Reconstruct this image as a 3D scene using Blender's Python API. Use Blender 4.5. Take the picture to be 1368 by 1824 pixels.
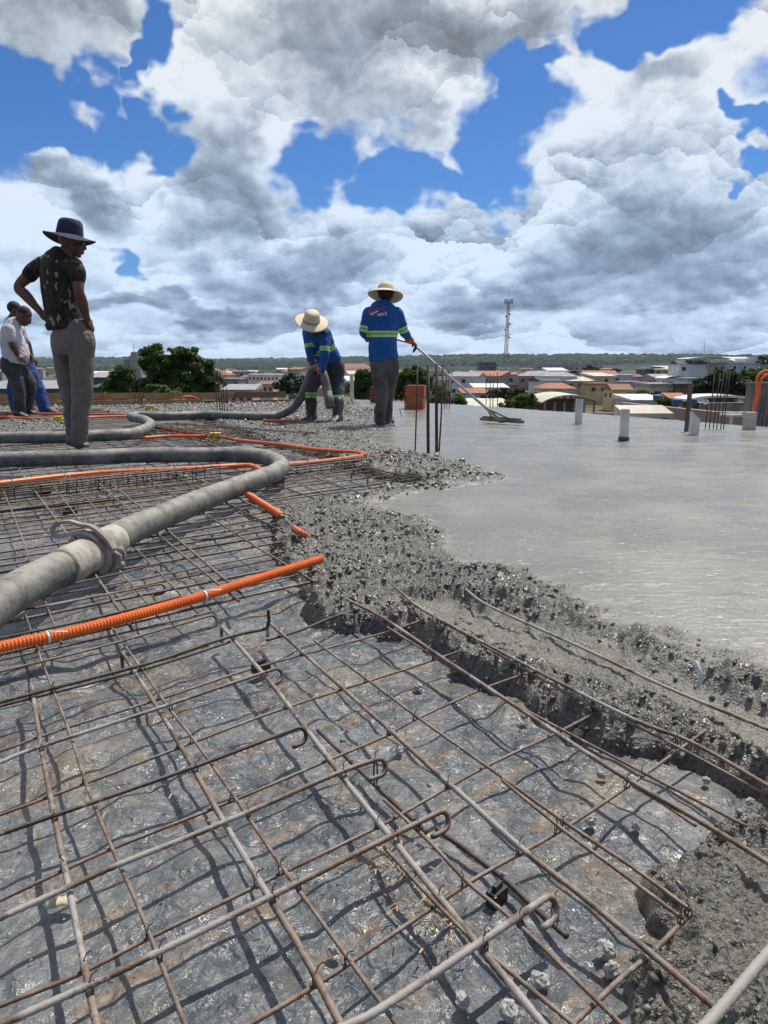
import bpy, bmesh, math, random
import numpy as np
from mathutils import Vector, Matrix, Euler
from mathutils.bvhtree import BVHTree
random.seed(7); rng = np.random.default_rng(7)
R = math.radians
for o in list(bpy.data.objects): bpy.data.objects.remove(o)
scene = bpy.context.scene
COL = scene.collection

# ---------------------------------------------------------------- camera, world, sun, exposure
F = 1370.0; CX = 684.0; CY = 912.0; HC = 0.75; HOR = 650.0
PITCH = math.atan((CY - HOR) / F)
cam_d = bpy.data.cameras.new('camera'); cam = bpy.data.objects.new('camera', cam_d); COL.objects.link(cam)
cam_d.sensor_fit = 'VERTICAL'; cam_d.sensor_height = 36; cam_d.sensor_width = 27; cam_d.lens = 36 * F / 1824
cam_d.clip_start = 0.05; cam_d.clip_end = 40000
cam.location = (0, 0, HC); cam.rotation_euler = (R(90) - PITCH, 0, 0)
scene.camera = cam
scene.view_settings.view_transform = 'Standard'; scene.view_settings.look = 'None'
scene.view_settings.gamma = 1; scene.view_settings.use_curve_mapping = False
scene.view_settings.exposure = 0.0
scene.render.resolution_x = 768; scene.render.resolution_y = 1024

def ray(x, y):
    a = (x - CX) / F; b = (CY - y) / F
    return Vector((a, math.cos(PITCH) + b * math.sin(PITCH), -math.sin(PITCH) + b * math.cos(PITCH)))
def G(x, y, z=0.0):
    """photo pixel -> point on the level z"""
    d = ray(x, y); t = (z - HC) / d.z
    return Vector((d.x * t, d.y * t, z))
def P(x, y, Y):
    """photo pixel -> point at ground distance Y from the camera"""
    d = ray(x, y); t = Y / d.y
    return Vector((d.x * t, Y, HC + d.z * t))

SUNV = Vector((0.30, 0.42, 1.0)).normalized()
sun_d = bpy.data.lights.new('sun', 'SUN'); sun_d.energy = 5.0; sun_d.angle = R(0.5); sun_d.color = (1.0, 0.95, 0.88)
sun = bpy.data.objects.new('sun', sun_d); COL.objects.link(sun)
sun.rotation_euler = SUNV.to_track_quat('Z', 'Y').to_euler(); sun.location = (3, 4, 12)

class NT:
    """small helper to write node graphs"""
    def __init__(s, tree): s.t = tree; s.n = tree.nodes; s.l = tree.links
    def new(s, kind, **kw):
        n = s.n.new(kind)
        for k, v in kw.items(): setattr(n, k, v)
        return n
    def put(s, sock, v):
        if hasattr(v, 'is_linked') or hasattr(v, 'links'): s.l.new(v, sock)
        elif v is not None: sock.default_value = v
    def m(s, op, a, b=None, c=None, clamp=False):
        n = s.new('ShaderNodeMath', operation=op); n.use_clamp = clamp
        s.put(n.inputs[0], a)
        if b is not None: s.put(n.inputs[1], b)
        if c is not None: s.put(n.inputs[2], c)
        return n.outputs[0]
    def v(s, op, a, b=None, scale=None):
        n = s.new('ShaderNodeVectorMath', operation=op)
        s.put(n.inputs[0], a)
        if b is not None: s.put(n.inputs[1], b)
        if scale is not None: s.put(n.inputs['Scale'], scale)
        return n.outputs['Value'] if op in ('LENGTH', 'DISTANCE', 'DOT_PRODUCT') else n.outputs[0]
    def sep(s, v): n = s.new('ShaderNodeSeparateXYZ'); s.put(n.inputs[0], v); return n.outputs
    def comb(s, x, y, z):
        n = s.new('ShaderNodeCombineXYZ'); s.put(n.inputs[0], x); s.put(n.inputs[1], y); s.put(n.inputs[2], z); return n.outputs[0]
    def noise(s, v, scale, detail=4, rough=0.55, dist=0.0, lac=2.0, out=0, dim='3D'):
        n = s.new('ShaderNodeTexNoise', noise_dimensions=dim); s.put(n.inputs['Vector'], v); n.inputs['Scale'].default_value = scale
        n.inputs['Detail'].default_value = detail; n.inputs['Roughness'].default_value = rough
        n.inputs['Lacunarity'].default_value = lac; n.inputs['Distortion'].default_value = dist
        return n.outputs[out]
    def voro(s, v, scale, feature='F1', detail=0, rough=0.5, out=0, smooth=0.5, rand=1.0, dim='3D'):
        n = s.new('ShaderNodeTexVoronoi', feature=feature, voronoi_dimensions=dim); s.put(n.inputs['Vector'], v); n.inputs['Scale'].default_value = scale
        n.inputs['Detail'].default_value = detail; n.inputs['Roughness'].default_value = rough
        n.inputs['Randomness'].default_value = rand
        if feature == 'SMOOTH_F1': n.inputs['Smoothness'].default_value = smooth
        return n.outputs[out]
    def mr(s, v, a, b, c=0.0, d=1.0, smooth=True):
        n = s.new('ShaderNodeMapRange'); n.interpolation_type = 'SMOOTHSTEP' if smooth else 'LINEAR'
        s.put(n.inputs[0], v)
        for i, q in enumerate((a, b, c, d)): s.put(n.inputs[i + 1], q)
        return n.outputs[0]
    def mix(s, f, a, b, blend='MIX'):
        n = s.new('ShaderNodeMix', data_type='RGBA'); n.blend_type = blend
        s.put(n.inputs[0], f); s.put(n.inputs[6], a); s.put(n.inputs[7], b); return n.outputs[2]
    def bump(s, h, strength=0.5, dist=0.01, normal=None):
        n = s.new('ShaderNodeBump'); s.put(n.inputs['Height'], h); n.inputs['Strength'].default_value = strength
        n.inputs['Distance'].default_value = dist
        if normal is not None: s.put(n.inputs['Normal'], normal)
        return n.outputs[0]

def c4(c): return (c[0], c[1], c[2], 1.0)

# ---- sky: Nishita blue with cumulus clouds laid over it by direction
scene.cycles.max_bounces = 5; scene.cycles.diffuse_bounces = 3; scene.cycles.glossy_bounces = 3; scene.cycles.transmission_bounces = 4; scene.cycles.volume_bounces = 0
world = bpy.data.worlds.new('World'); scene.world = world; world.use_nodes = True
world.cycles.sampling_method = 'NONE'
W = NT(world.node_tree); W.n.clear()
w_out = W.new('ShaderNodeOutputWorld'); w_bg = W.new('ShaderNodeBackground'); W.l.new(w_bg.outputs[0], w_out.inputs[0])
sky = W.new('ShaderNodeTexSky', sky_type='NISHITA'); sky.sun_disc = False
sky.sun_elevation = math.asin(SUNV.z); sky.sun_rotation = math.atan2(SUNV.x, SUNV.y)
sky.altitude = 600; sky.air_density = 1.0; sky.dust_density = 0.6; sky.ozone_density = 2.5
SKY_K = 0.10
w_bg.inputs['Strength'].default_value = SKY_K

def cloud_height_group():
    g = bpy.data.node_groups.new('cloud_billows', 'ShaderNodeTree')
    g.interface.new_socket('Vector', in_out='INPUT', socket_type='NodeSocketVector')
    g.interface.new_socket('Height', in_out='OUTPUT', socket_type='NodeSocketFloat')
    k = NT(g); gi = k.new('NodeGroupInput'); go = k.new('NodeGroupOutput')
    v = gi.outputs[0]
    wv = k.v('SCALE', k.v('SUBTRACT', k.noise(v, 9, 2, 0.5, out=1, dim='2D'), (0.5, 0.5, 0.5)), scale=0.055)
    v2 = k.v('ADD', v, wv)
    def dome(sc):
        d_ = k.voro(v2, sc, dim='2D'); return k.m('SUBTRACT', 1.0, k.m('MULTIPLY', d_, d_))
    a = dome(7.0); b = dome(17.0); c = dome(41.0); d = k.noise(v, 5, 9, 0.56, dim='2D')
    h = k.m('ADD', k.m('ADD', k.m('MULTIPLY', a, 0.20), k.m('MULTIPLY', b, 0.10)), k.m('ADD', k.m('MULTIPLY', c, 0.045), k.m('MULTIPLY', d, 0.95)))
    h = k.m('SUBTRACT', h, 0.16)
    k.l.new(h, go.inputs[0]); return g
CH = cloud_height_group()
def billow(v):
    n = W.new('ShaderNodeGroup'); n.node_tree = CH; W.put(n.inputs[0], v); return n.outputs[0]

wd = W.v('NORMALIZE', W.new('ShaderNodeTexCoord').outputs['Generated'])
sx, sy, sz = W.sep(wd)
az = W.m('ARCTAN2', sx, sy); el = W.m('ARCSINE', sz)
def azel(x, y):
    d = ray(x, y).normalized(); return math.atan2(d.x, d.y), math.asin(d.z)
# large scale warp of the outlines
vv = W.m('ADD', el, W.m('MULTIPLY', W.m('LOGARITHM', W.m('ADD', W.m('MAXIMUM', el, 0.0), 0.035), math.e), 0.09))
qh = W.comb(az, vv, 0.0)
warp = W.v('SCALE', W.v('SUBTRACT', W.noise(qh, 6.0, 4, 0.58, out=1, dim='2D'), (0.5, 0.5, 0.5)), scale=0.20)
pp = W.v('ADD', W.comb(az, el, 0.0), warp)
def ell_field(lst, p):
    out = None
    px_, py_, _ = W.sep(p)
    p2 = W.comb(px_, py_, 0.0)
    for (x, y, rx, ry, rot) in lst:
        a0, e0 = azel(x, y)
        mp = W.new('ShaderNodeMapping', vector_type='TEXTURE'); W.put(mp.inputs[0], p2)
        mp.inputs['Location'].default_value = (a0, e0, 0); mp.inputs['Rotation'].default_value = (0, 0, R(rot))
        mp.inputs['Scale'].default_value = (rx / F, ry / F, 1)
        d = W.m('SUBTRACT', 1.0, W.v('LENGTH', mp.outputs[0]))
        out = d if out is None else W.m('MAXIMUM', out, d)
    return out
HOLES = [(40, 190, 125, 70, 0), (150, 185, 70, 45, 0), (215, 210, 75, 70, -35), (285, 45, 40, 80, 10), (300, 265, 60, 50, -30), (262, 120, 26, 80, 0),
         (600, 300, 95, 70, 20), (720, 325, 110, 60, 0), (890, 250, 90, 95, 0), (910, 130, 70, 60, -30), (960, 110, 60, 30, 0), (820, 300, 110, 45, 0),
         (1130, 55, 60, 60, 35), (1250, 15, 150, 50, 5), (242, 455, 36, 40, 0), (1345, 255, 28, 30, 0), (20, 240, 60, 30, 0),
         (-300, 300, 200, 120, 10), (1700, 200, 220, 130, -10), (600, -300, 300, 120, 0), (1500, -250, 220, 120, 20)]
DARKS = [(720, 40, 330, 100, 0), (900, 30, 160, 70, 0), (60, 60, 190, 80, 5), (400, 330, 120, 70, -25), (90, 345, 90, 40, 0), (1170, 420, 190, 110, 10),
         (560, 500, 150, 60, 0), (1150, 500, 190, 55, 0), (880, 510, 130, 50, 0), (1200, 160, 110, 35, 10), (660, 200, 120, 50, 0),
         (350, 560, 140, 30, 0), (1290, 480, 90, 60, 0), (130, 560, 140, 25, 0)]
holes = ell_field(HOLES, pp); darks = ell_field(DARKS, pp)
h0 = billow(qh)
h1 = billow(W.v('ADD', qh, (0.006, 0.014, 0.0)))
relief = W.m('SUBTRACT', h0, h1)
rear = W.m('MAXIMUM', W.mr(W.m('ABSOLUTE', az), 0.85, 1.6), W.mr(el, 0.75, 1.1))
holes = W.m('MAXIMUM', holes, W.m('SUBTRACT', W.m('MULTIPLY', rear, 1.15), 1.0))
dens = W.m('SUBTRACT', W.m('MULTIPLY', W.m('SUBTRACT', h0, 0.60), 1.3), W.m('MULTIPLY', holes, 1.0))
# far cumulus rows: small gaps near the horizon
gap = W.noise(W.v('MULTIPLY', W.comb(az, el, 0.0), (14.0, 44.0, 1.0)), 1.0, 5, 0.6, dim='2D')
low = W.mr(el, 0.02, 0.12, 1.0, 0.0)
dens = W.m('SUBTRACT', dens, W.m('MULTIPLY', low, W.m('MULTIPLY', W.m('SUBTRACT', gap, 0.46), 2.0)))
cover = W.mr(dens, -0.30, 0.10)
edge = W.mr(dens, 0.0, 0.8)
big = W.noise(qh, 4.5, 5, 0.55, dim='2D')
dk = W.mr(W.m('ADD', darks, W.m('MULTIPLY', W.m('SUBTRACT', big, 0.5), 1.6)), -0.35, 0.55)
# every puff is lit on its upper side and shaded below
pv = W.v('ADD', qh, W.v('SCALE', W.v('SUBTRACT', W.noise(qh, 14, 5, 0.62, out=1, dim='2D'), (0.5, 0.5, 0.5)), scale=0.060))
puff = None
for sc, wt in ((6.5, 0.80), (16.0, 0.50), (40.0, 0.24)):
    vn = W.new('ShaderNodeTexVoronoi', feature='F1', voronoi_dimensions='2D'); W.put(vn.inputs['Vector'], pv); vn.inputs['Scale'].default_value = sc
    dd_ = W.v('SUBTRACT', pv, vn.outputs['Position']); _, dy_, _ = W.sep(dd_)
    t_ = W.m('MULTIPLY', dy_, sc * wt); puff = t_ if puff is None else W.m('ADD', puff, t_)
calm = W.mr(W.noise(qh, 3.2, 3, 0.5, dim='2D'), 0.40, 0.62, 1.0, 0.35)
shade = W.m('ADD', W.m('MULTIPLY', dk, 0.55), W.m('MULTIPLY', edge, 0.17))
shade = W.m('SUBTRACT', shade, W.m('MULTIPLY', puff, W.m('MULTIPLY', calm, W.mr(dk, 0.0, 1.0, 0.85, 0.30))))
shade = W.m('SUBTRACT', shade, W.m('MULTIPLY', relief, 1.6))
shade = W.m('ADD', shade, W.m('MULTIPLY', W.m('SUBTRACT', 0.56, h0), 0.5))
lowv = W.m('MULTIPLY', W.mr(el, 0.01, 0.14, 1.0, 0.0), W.m('MULTIPLY', W.m('SUBTRACT', gap, 0.5), 1.1))
shade = W.m('ADD', shade, lowv, None, True)
cw = 1.0 / SKY_K
ramp = W.new('ShaderNodeValToRGB'); W.put(ramp.inputs[0], shade)
er = ramp.color_ramp; er.elements[0].position = 0.0; er.elements[0].color = (0.84, 0.87, 0.90, 1)
er.elements[1].position = 1.0; er.elements[1].color = (0.20, 0.225, 0.26, 1)
e = er.elements.new(0.35); e.color = (0.60, 0.655, 0.71, 1)
e = er.elements.new(0.7); e.color = (0.33, 0.385, 0.455, 1)
bluish = W.mix(W.m('MULTIPLY', W.mr(el, 0.04, 0.46, 1.0, 0.0), 0.8), ramp.outputs[0], W.mix(1.0, ramp.outputs[0], (0.78, 0.96, 1.20, 1), 'MULTIPLY'))
cloud = W.v('SCALE', bluish, scale=cw)
blue = W.mix(1.0, sky.outputs[0], (0.40, 0.68, 1.05, 1), 'MULTIPLY')
skyc = W.mix(cover, blue, cloud)
W.l.new(skyc, w_bg.inputs['Color'])

# ---------------------------------------------------------------- object helpers
WL = {}
def tag(o, label=None, cat=None, group=None, kind=None):
    if label: o['label'] = label
    if cat: o['category'] = cat
    if group: o['group'] = group
    if kind: o['kind'] = kind
    return o
def empty(name, loc, label=None, cat=None, group=None, kind=None, rz=0.0, parent=None):
    o = bpy.data.objects.new(name, None); COL.objects.link(o); o.empty_display_size = 0.1
    loc = Vector(loc); WL[o.name] = loc
    if parent is not None:
        o.parent = parent; o.location = loc - WL[parent.name]
    else: o.location = loc
    return tag(o, label, cat, group, kind)

class MB:
    def __init__(s): s.v = []; s.f = []; s.mi = []
    def add(s, vs, fs, mi=0):
        b = len(s.v); s.v.extend([tuple(q) for q in vs]); s.f.extend([tuple(i + b for i in f) for f in fs]); s.mi.extend([mi] * len(fs)); return s
    def box(s, c, size, rz=0.0, rot=None, mi=0):
        m = (rot if rot is not None else Matrix.Rotation(rz, 3, 'Z')); c = Vector(c); h = Vector(size) / 2
        vs = [c + m @ Vector((x * h.x, y * h.y, z * h.z)) for x in (-1, 1) for y in (-1, 1) for z in (-1, 1)]
        return s.add(vs, [(0, 1, 3, 2), (4, 6, 7, 5), (0, 4, 5, 1), (2, 3, 7, 6), (0, 2, 6, 4), (1, 5, 7, 3)], mi)
    def tube(s, pts, r, n=8, cap=True, mi=0, squash=None):
        pts = [Vector(q) for q in pts]; N = len(pts)
        rr = r if isinstance(r, (list, tuple, np.ndarray)) else [r] * N
        t0 = (pts[1] - pts[0]).normalized()
        up = Vector((0, 0, 1)) if abs(t0.z) < 0.9 else Vector((1, 0, 0))
        nrm = (up - t0 * up.dot(t0)).normalized(); vs = []
        for i, p in enumerate(pts):
            t = (pts[min(i + 1, N - 1)] - pts[max(i - 1, 0)]).normalized()
            nrm = (nrm - t * nrm.dot(t)).normalized(); b = t.cross(nrm)
            for k in range(n):
                a = 2 * math.pi * k / n
                vs.append(p + (nrm * math.cos(a) + b * math.sin(a)) * rr[i])
        fs = [(i * n + k, i * n + (k + 1) % n, (i + 1) * n + (k + 1) % n, (i + 1) * n + k) for i in range(N - 1) for k in range(n)]
        if cap: fs += [tuple(reversed(range(n))), tuple((N - 1) * n + k for k in range(n))]
        return s.add(vs, fs, mi)
    def prism(s, poly, z0, z1, mi=0):
        n = len(poly); vs = [(q[0], q[1], z0) for q in poly] + [(q[0], q[1], z1) for q in poly]
        fs = [tuple(reversed(range(n))), tuple(range(n, 2 * n))] + [(i, (i + 1) % n, (i + 1) % n + n, i + n) for i in range(n)]
        return s.add(vs, fs, mi)
    def ball(s, c, r, n=10, rings=6, rot=None, mi=0):
        r = Vector(r) if hasattr(r, '__len__') else Vector((r, r, r)); c = Vector(c); vs = []; m = rot or Matrix.Identity(3)
        for i in range(1, rings):
            a = math.pi * i / rings
            for k in range(n):
                b = 2 * math.pi * k / n
                vs.append(c + m @ Vector((r.x * math.sin(a) * math.cos(b), r.y * math.sin(a) * math.sin(b), r.z * math.cos(a))))
        top = len(vs); vs.append(c + m @ Vector((0, 0, r.z))); vs.append(c + m @ Vector((0, 0, -r.z)))
        fs = [(i * n + k, (i + 1) * n + k, (i + 1) * n + (k + 1) % n, i * n + (k + 1) % n) for i in range(rings - 2) for k in range(n)]
        fs += [(top, k, (k + 1) % n) for k in range(n)] + [(top + 1, (rings - 2) * n + (k + 1) % n, (rings - 2) * n + k) for k in range(n)]
        return s.add(vs, fs, mi)
    def loft(s, secs, n=20, cap=True, mi=0):
        """secs: (centre, ux, uy) with ux, uy the half-axis vectors"""
        vs = []
        for c, ux, uy in secs:
            c = Vector(c); ux = Vector(ux); uy = Vector(uy)
            for k in range(n):
                a = 2 * math.pi * k / n; vs.append(c + ux * math.cos(a) + uy * math.sin(a))
        N = len(secs)
        fs = [(i * n + k, i * n + (k + 1) % n, (i + 1) * n + (k + 1) % n, (i + 1) * n + k) for i in range(N - 1) for k in range(n)]
        if cap: fs += [tuple(reversed(range(n))), tuple((N - 1) * n + k for k in range(n))]
        return s.add(vs, fs, mi)
    def build(s, name, mat=None, parent=None, smooth=False, origin=None, label=None, cat=None, group=None, kind=None, mats=None):
        me = bpy.data.meshes.new(name)
        if parent is not None: org = WL[parent.name]
        elif origin is not None: org = Vector(origin)
        else:
            a = np.array(s.v); org = Vector((float(a[:, 0].min() + a[:, 0].max()) / 2, float(a[:, 1].min() + a[:, 1].max()) / 2, float(a[:, 2].min())))
        me.from_pydata([(q[0] - org.x, q[1] - org.y, q[2] - org.z) for q in s.v], [], s.f)
        for m_ in (mats or ([mat] if mat else [])): me.materials.append(m_)
        if mats: me.polygons.foreach_set('material_index', s.mi)
        if smooth: me.polygons.foreach_set('use_smooth', [True] * len(me.polygons))
        o = bpy.data.objects.new(name, me); COL.objects.link(o)
        if parent is not None: o.parent = parent
        else: o.location = org
        WL[o.name] = Vector(org)
        return tag(o, label, cat, group, kind)
def build_np(name, V, Fq, mat, smooth=True, **kw):
    """mesh from numpy arrays (faces all of one size)"""
    me = bpy.data.meshes.new(name); V = np.asarray(V, dtype=np.float32); Fq = np.asarray(Fq, dtype=np.int32)
    me.vertices.add(len(V)); me.vertices.foreach_set('co', V.ravel())
    k = Fq.shape[1]; me.loops.add(Fq.size); me.loops.foreach_set('vertex_index', Fq.ravel())
    me.polygons.add(len(Fq)); me.polygons.foreach_set('loop_start', np.arange(0, Fq.size, k, dtype=np.int32))
    me.update(calc_edges=True); me.validate()
    me.polygons.foreach_set('use_smooth', [smooth] * len(me.polygons))
    if mat: me.materials.append(mat)
    o = bpy.data.objects.new(name, me); COL.objects.link(o); WL[o.name] = Vector((0, 0, 0))
    par = kw.pop('parent', None)
    if par is not None: o.parent = par; o.location = -WL[par.name]
    return tag(o, **kw)

def smoothpath(pts, n=8):
    """Catmull-Rom through the points"""
    pts = [Vector(p) for p in pts]; out = []
    for i in range(len(pts) - 1):
        a = pts[i - 1] if i else pts[0] * 2 - pts[1]; b = pts[i]; c = pts[i + 1]; d = pts[i + 2] if i + 2 < len(pts) else c * 2 - b
        for k in range(n):
            t = k / n
            out.append(0.5 * ((2 * b) + (c - a) * t + (2 * a - 5 * b + 4 * c - d) * t * t + (3 * b - a - 3 * c + d) * t ** 3))
    out.append(pts[-1]); return out

# numpy noise ---------------------------------------------------
def hsh(i, j, s=0):
    x = (i.astype(np.int64) * 374761393 + j.astype(np.int64) * 668265263 + s * 1442695041) & 0x7fffffff
    x = ((x ^ (x >> 13)) * 1274126177) & 0x7fffffff
    return ((x ^ (x >> 16)) & 0xffff) / 65535.0
def vnoise(x, y, s=0):
    i = np.floor(x); j = np.floor(y); u = x - i; w = y - j; u = u * u * (3 - 2 * u); w = w * w * (3 - 2 * w)
    i = i.astype(np.int64); j = j.astype(np.int64)
    return (hsh(i, j, s) * (1 - u) + hsh(i + 1, j, s) * u) * (1 - w) + (hsh(i, j + 1, s) * (1 - u) + hsh(i + 1, j + 1, s) * u) * w - 0.5
def fbm(x, y, oct=4, s=0, g=0.5):
    a = 1.0; t = 0
    for k in range(oct):
        t = t + a * vnoise(x + k * 17.3, y - k * 9.1, s + k); a *= g; c, sn = math.cos(0.6), math.sin(0.6); x, y = (c * x - sn * y) * 2.03, (sn * x + c * y) * 2.03
    return t
def worley(x, y, s=0):
    i0 = np.floor(x).astype(np.int64); j0 = np.floor(y).astype(np.int64); best = np.full(x.shape, 9.0)
    for a in (-1, 0, 1):
        for b in (-1, 0, 1):
            i = i0 + a; j = j0 + b
            dx = i + hsh(i, j, s) - x; dy = j + hsh(i, j, s + 5) - y; best = np.minimum(best, dx * dx + dy * dy)
    return np.sqrt(best)
def sdist(x, y, poly):
    """signed distance, positive inside"""
    poly = np.array([(p[0], p[1]) for p in poly]); n = len(poly); d = np.full(x.shape, 1e9); ins = np.zeros(x.shape, bool)
    for i in range(n):
        a = poly[i]; b = poly[(i + 1) % n]; e = b - a; wx = x - a[0]; wy = y - a[1]
        t = np.clip((wx * e[0] + wy * e[1]) / (e @ e + 1e-12), 0, 1)
        d = np.minimum(d, (wx - e[0] * t) ** 2 + (wy - e[1] * t) ** 2)
        c = (a[1] <= y) != (b[1] <= y)
        with np.errstate(divide='ignore', invalid='ignore'):
            ins ^= c & (x < a[0] + (y - a[1]) * (e[0]) / (e[1] if e[1] != 0 else 1e-9))
    return np.where(ins, np.sqrt(d), -np.sqrt(d))
def sstep(a, b, x):
    t = np.clip((x - a) / (b - a), 0, 1); return t * t * (3 - 2 * t)

# ---------------------------------------------------------------- materials
MATS = {}
def mat(name, color, rough=0.7, metal=0.0, color2=None, nscale=8.0, namt=1.0, bump=0.0, bscale=40.0, bdist=0.005, spec=0.5, detail=5, stretch=None, alpha=None, coat=0.0, emit=None):
    if name in MATS: return MATS[name]
    m = bpy.data.materials.new(name); m.use_nodes = True; k = NT(m.node_tree); b = k.n['Principled BSDF']
    tc = k.new('ShaderNodeTexCoord').outputs['Object']
    if stretch: tc = k.v('MULTIPLY', tc, stretch)
    if color2 is not None:
        f = k.mr(k.noise(tc, nscale, detail, 0.62), 0.36, 0.64, 0.0, namt)
        k.l.new(k.mix(f, c4(color), c4(color2)), b.inputs['Base Color'])
    else: b.inputs['Base Color'].default_value = c4(color)
    b.inputs['Roughness'].default_value = rough; b.inputs['Metallic'].default_value = metal
    b.inputs['Specular IOR Level'].default_value = spec
    if coat: b.inputs['Coat Weight'].default_value = coat; b.inputs['Coat Roughness'].default_value = 0.15
    if bump: k.l.new(k.bump(k.noise(tc, bscale, 4, 0.6), bump, bdist), b.inputs['Normal'])
    MATS[name] = m; return m
# ---------------------------------------------------------------- the roof slab: polygon in plan
EA = G(0, 722, 0.05); EB = G(520, 715.5, 0.05); EC = G(620, 711, 0.05); ED = G(830, 722, 0.05); EE = G(1100, 741, 0.05); EF = G(1368, 762, 0.05)
slope = (EF - EE).normalized(); EG = EF + slope * 10.5
SLAB = [Vector((-11.5, EA.y - 1.2, 0)), EA, EB, EC, ED, EE, EF, EG, Vector((EG.x, -2.5, 0)), Vector((-11.5, -2.5, 0))]
SLAB = [Vector((p.x, p.y, 0)) for p in SLAB]
mb = MB(); mb.prism(SLAB, -0.30, -0.06); m_conc_dry = mat('dry_concrete', (0.30, 0.285, 0.26), 0.9, color2=(0.20, 0.19, 0.175), nscale=3, bump=0.4, bscale=30)
mb.build('roof_slab_formwork', mat('formwork_ply', (0.30, 0.19, 0.10), 0.8, color2=(0.2, 0.12, 0.06), nscale=3), kind='structure', origin=(0, 0, 0))
cx_ = sum(p.x for p in SLAB) / len(SLAB); cy_ = sum(p.y for p in SLAB) / len(SLAB)
mb = MB(); mb.prism([((p.x - cx_) * 0.985 + cx_, (p.y - cy_) * 0.985 + cy_) for p in SLAB], -10.5, -0.303)
mb.build('building_wall_below', m_conc_dry, kind='structure', origin=(0, 0, 0))

def fan(y0, y1, rows, cols, half):
    ys = y0 * (y1 / y0) ** (np.arange(rows) / (rows - 1)); us = np.linspace(-half, half, cols)
    Y, U = np.meshgrid(ys, us, indexing='ij'); return U * (Y + 0.25), Y
def gridfaces(mask):
    r, c = mask.shape; idx = np.arange(r * c).reshape(r, c)
    ok = mask[:-1, :-1] & mask[1:, :-1] & mask[:-1, 1:] & mask[1:, 1:]
    return np.stack([idx[:-1, :-1][ok], idx[:-1, 1:][ok], idx[1:, 1:][ok], idx[1:, :-1][ok]], 1)
def compact(V, Fq):
    used = np.unique(Fq); mp = np.full(len(V), -1); mp[used] = np.arange(len(used)); return V[used], mp[Fq]

# direction of the two bar families, in plan
AA = R(-61.5); AB = R(41.5)
dA = Vector((math.cos(AA), math.sin(AA), 0)); dB = Vector((math.cos(AB), math.sin(AB), 0))
nA = Vector((-dA.y, dA.x, 0)); nB = Vector((-dB.y, dB.x, 0))

# ---- concrete outlines traced in plan
def poly(pts, z=0.05): return [G(x, y, z) for x, y in pts]
OUT = poly([(-400, 728), (0, 726), (160, 724), (520, 717), (620, 711.5), (830, 722.5), (1100, 741.5), (1368, 762.5), (2000, 815)]) + \
      [Vector((EG.x - .05, EG.y, 0)), Vector((EG.x - .05, -2.3, 0)), Vector((0.9, -2.3, 0)), Vector((0.34, 0.3, 0))] + \
      poly([(1060, 1900), (1100, 1824), (1132, 1790), (1105, 1740), (1125, 1700), (1180, 1655), (1188, 1612), (1158, 1590), (1148, 1540), (1152, 1508), (1200, 1482), (1290, 1462), (1368, 1438),
            (1430, 1410), (1400, 1385), (1368, 1372), (1300, 1338), (1255, 1318), (1200, 1312), (1120, 1290), (1060, 1282), (1010, 1256), (960, 1240), (938, 1208), (880, 1192),
            (820, 1172), (780, 1132), (730, 1102), (700, 1106), (640, 1092), (600, 1096), (560, 1082), (543, 1056), (530, 1035), (540, 1012), (505, 992), (487, 962),
            (500, 945), (478, 920), (500, 905), (540, 895), (600, 890), (700, 885), (770, 872), (803, 860), (740, 851), (680, 842), (620, 822), (560, 802), (500, 790), (430, 768), (395, 752),
            (330, 740), (250, 737), (200, 738), (170, 730), (120, 728), (60, 730), (0, 734), (-400, 740)])
OUT2 = poly([(-600, 752), (0, 750), (60, 748), (105, 752), (118, 762), (70, 772), (0, 776), (-600, 790)])   # left patch beside the hose
SMO = poly([(618, 706), (830, 715), (1100, 733), (1368, 753), (2000, 800)]) + [Vector((EG.x + .3, EG.y, 0)), Vector((EG.x + .3, 1.6, 0))] + \
      poly([(1368, 1196), (1300, 1172), (1200, 1150), (1080, 1108), (1000, 1062), (960, 1032), (850, 1010), (792, 985), (800, 965), (780, 946), (700, 918), (640, 903), (700, 884), (770, 871), (830, 862),
            (905, 858), (860, 838), (780, 815), (720, 800), (650, 785), (668, 772), (700, 755), (690, 735), (640, 722)], 0.09)
TRO = poly([(690, 1062), (800, 1056), (900, 1090), (1030, 1135), (1180, 1200), (1368, 1275), (1500, 1330), (1500, 1400), (1368, 1345), (1250, 1300), (1150, 1250), (1000, 1205), (900, 1165), (800, 1118)], 0.045)   # low wet strip between the ridges
BLOB = poly([(1150, 1824), (1165, 1740), (1210, 1640), (1185, 1560), (1190, 1510), (1300, 1475), (1500, 1440), (1700, 1824)])

X, Y = fan(0.42, 16.9, 1150, 820, 0.95)
wob = 0.5 + 0.5 * sstep(1, 6, Y)
jx = fbm(X * 9, Y * 9, 4, 3) * 0.10 * wob; jy = fbm(X * 9 + 50, Y * 9, 4, 9) * 0.10 * wob
so = np.maximum(sdist(X + jx, Y + jy, OUT), sdist(X + jx, Y + jy, OUT2)); sm = sdist(X + jx * .8, Y + jy * .8, SMO); tr = sdist(X + jx, Y + jy, TRO); bl = sdist(X, Y, BLOB)
near = sstep(9.0, 2.0, Y)
rough = 1 - sstep(-0.09, 0.10, sm + fbm(X * 7, Y * 7, 4, 55) * 0.16 * (.4 + .6 * near))
lump = (0.75 - worley(X * 26 + jx * 30, Y * 26, 1)) * 0.016 + (0.7 - worley(X * 55, Y * 55, 7)) * 0.010 + fbm(X * 14, Y * 14, 4, 21) * 0.030 + fbm(X * 64, Y * 64, 3, 31, 0.65) * 0.019
farf = sstep(4.5, 7.5, Y)
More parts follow.
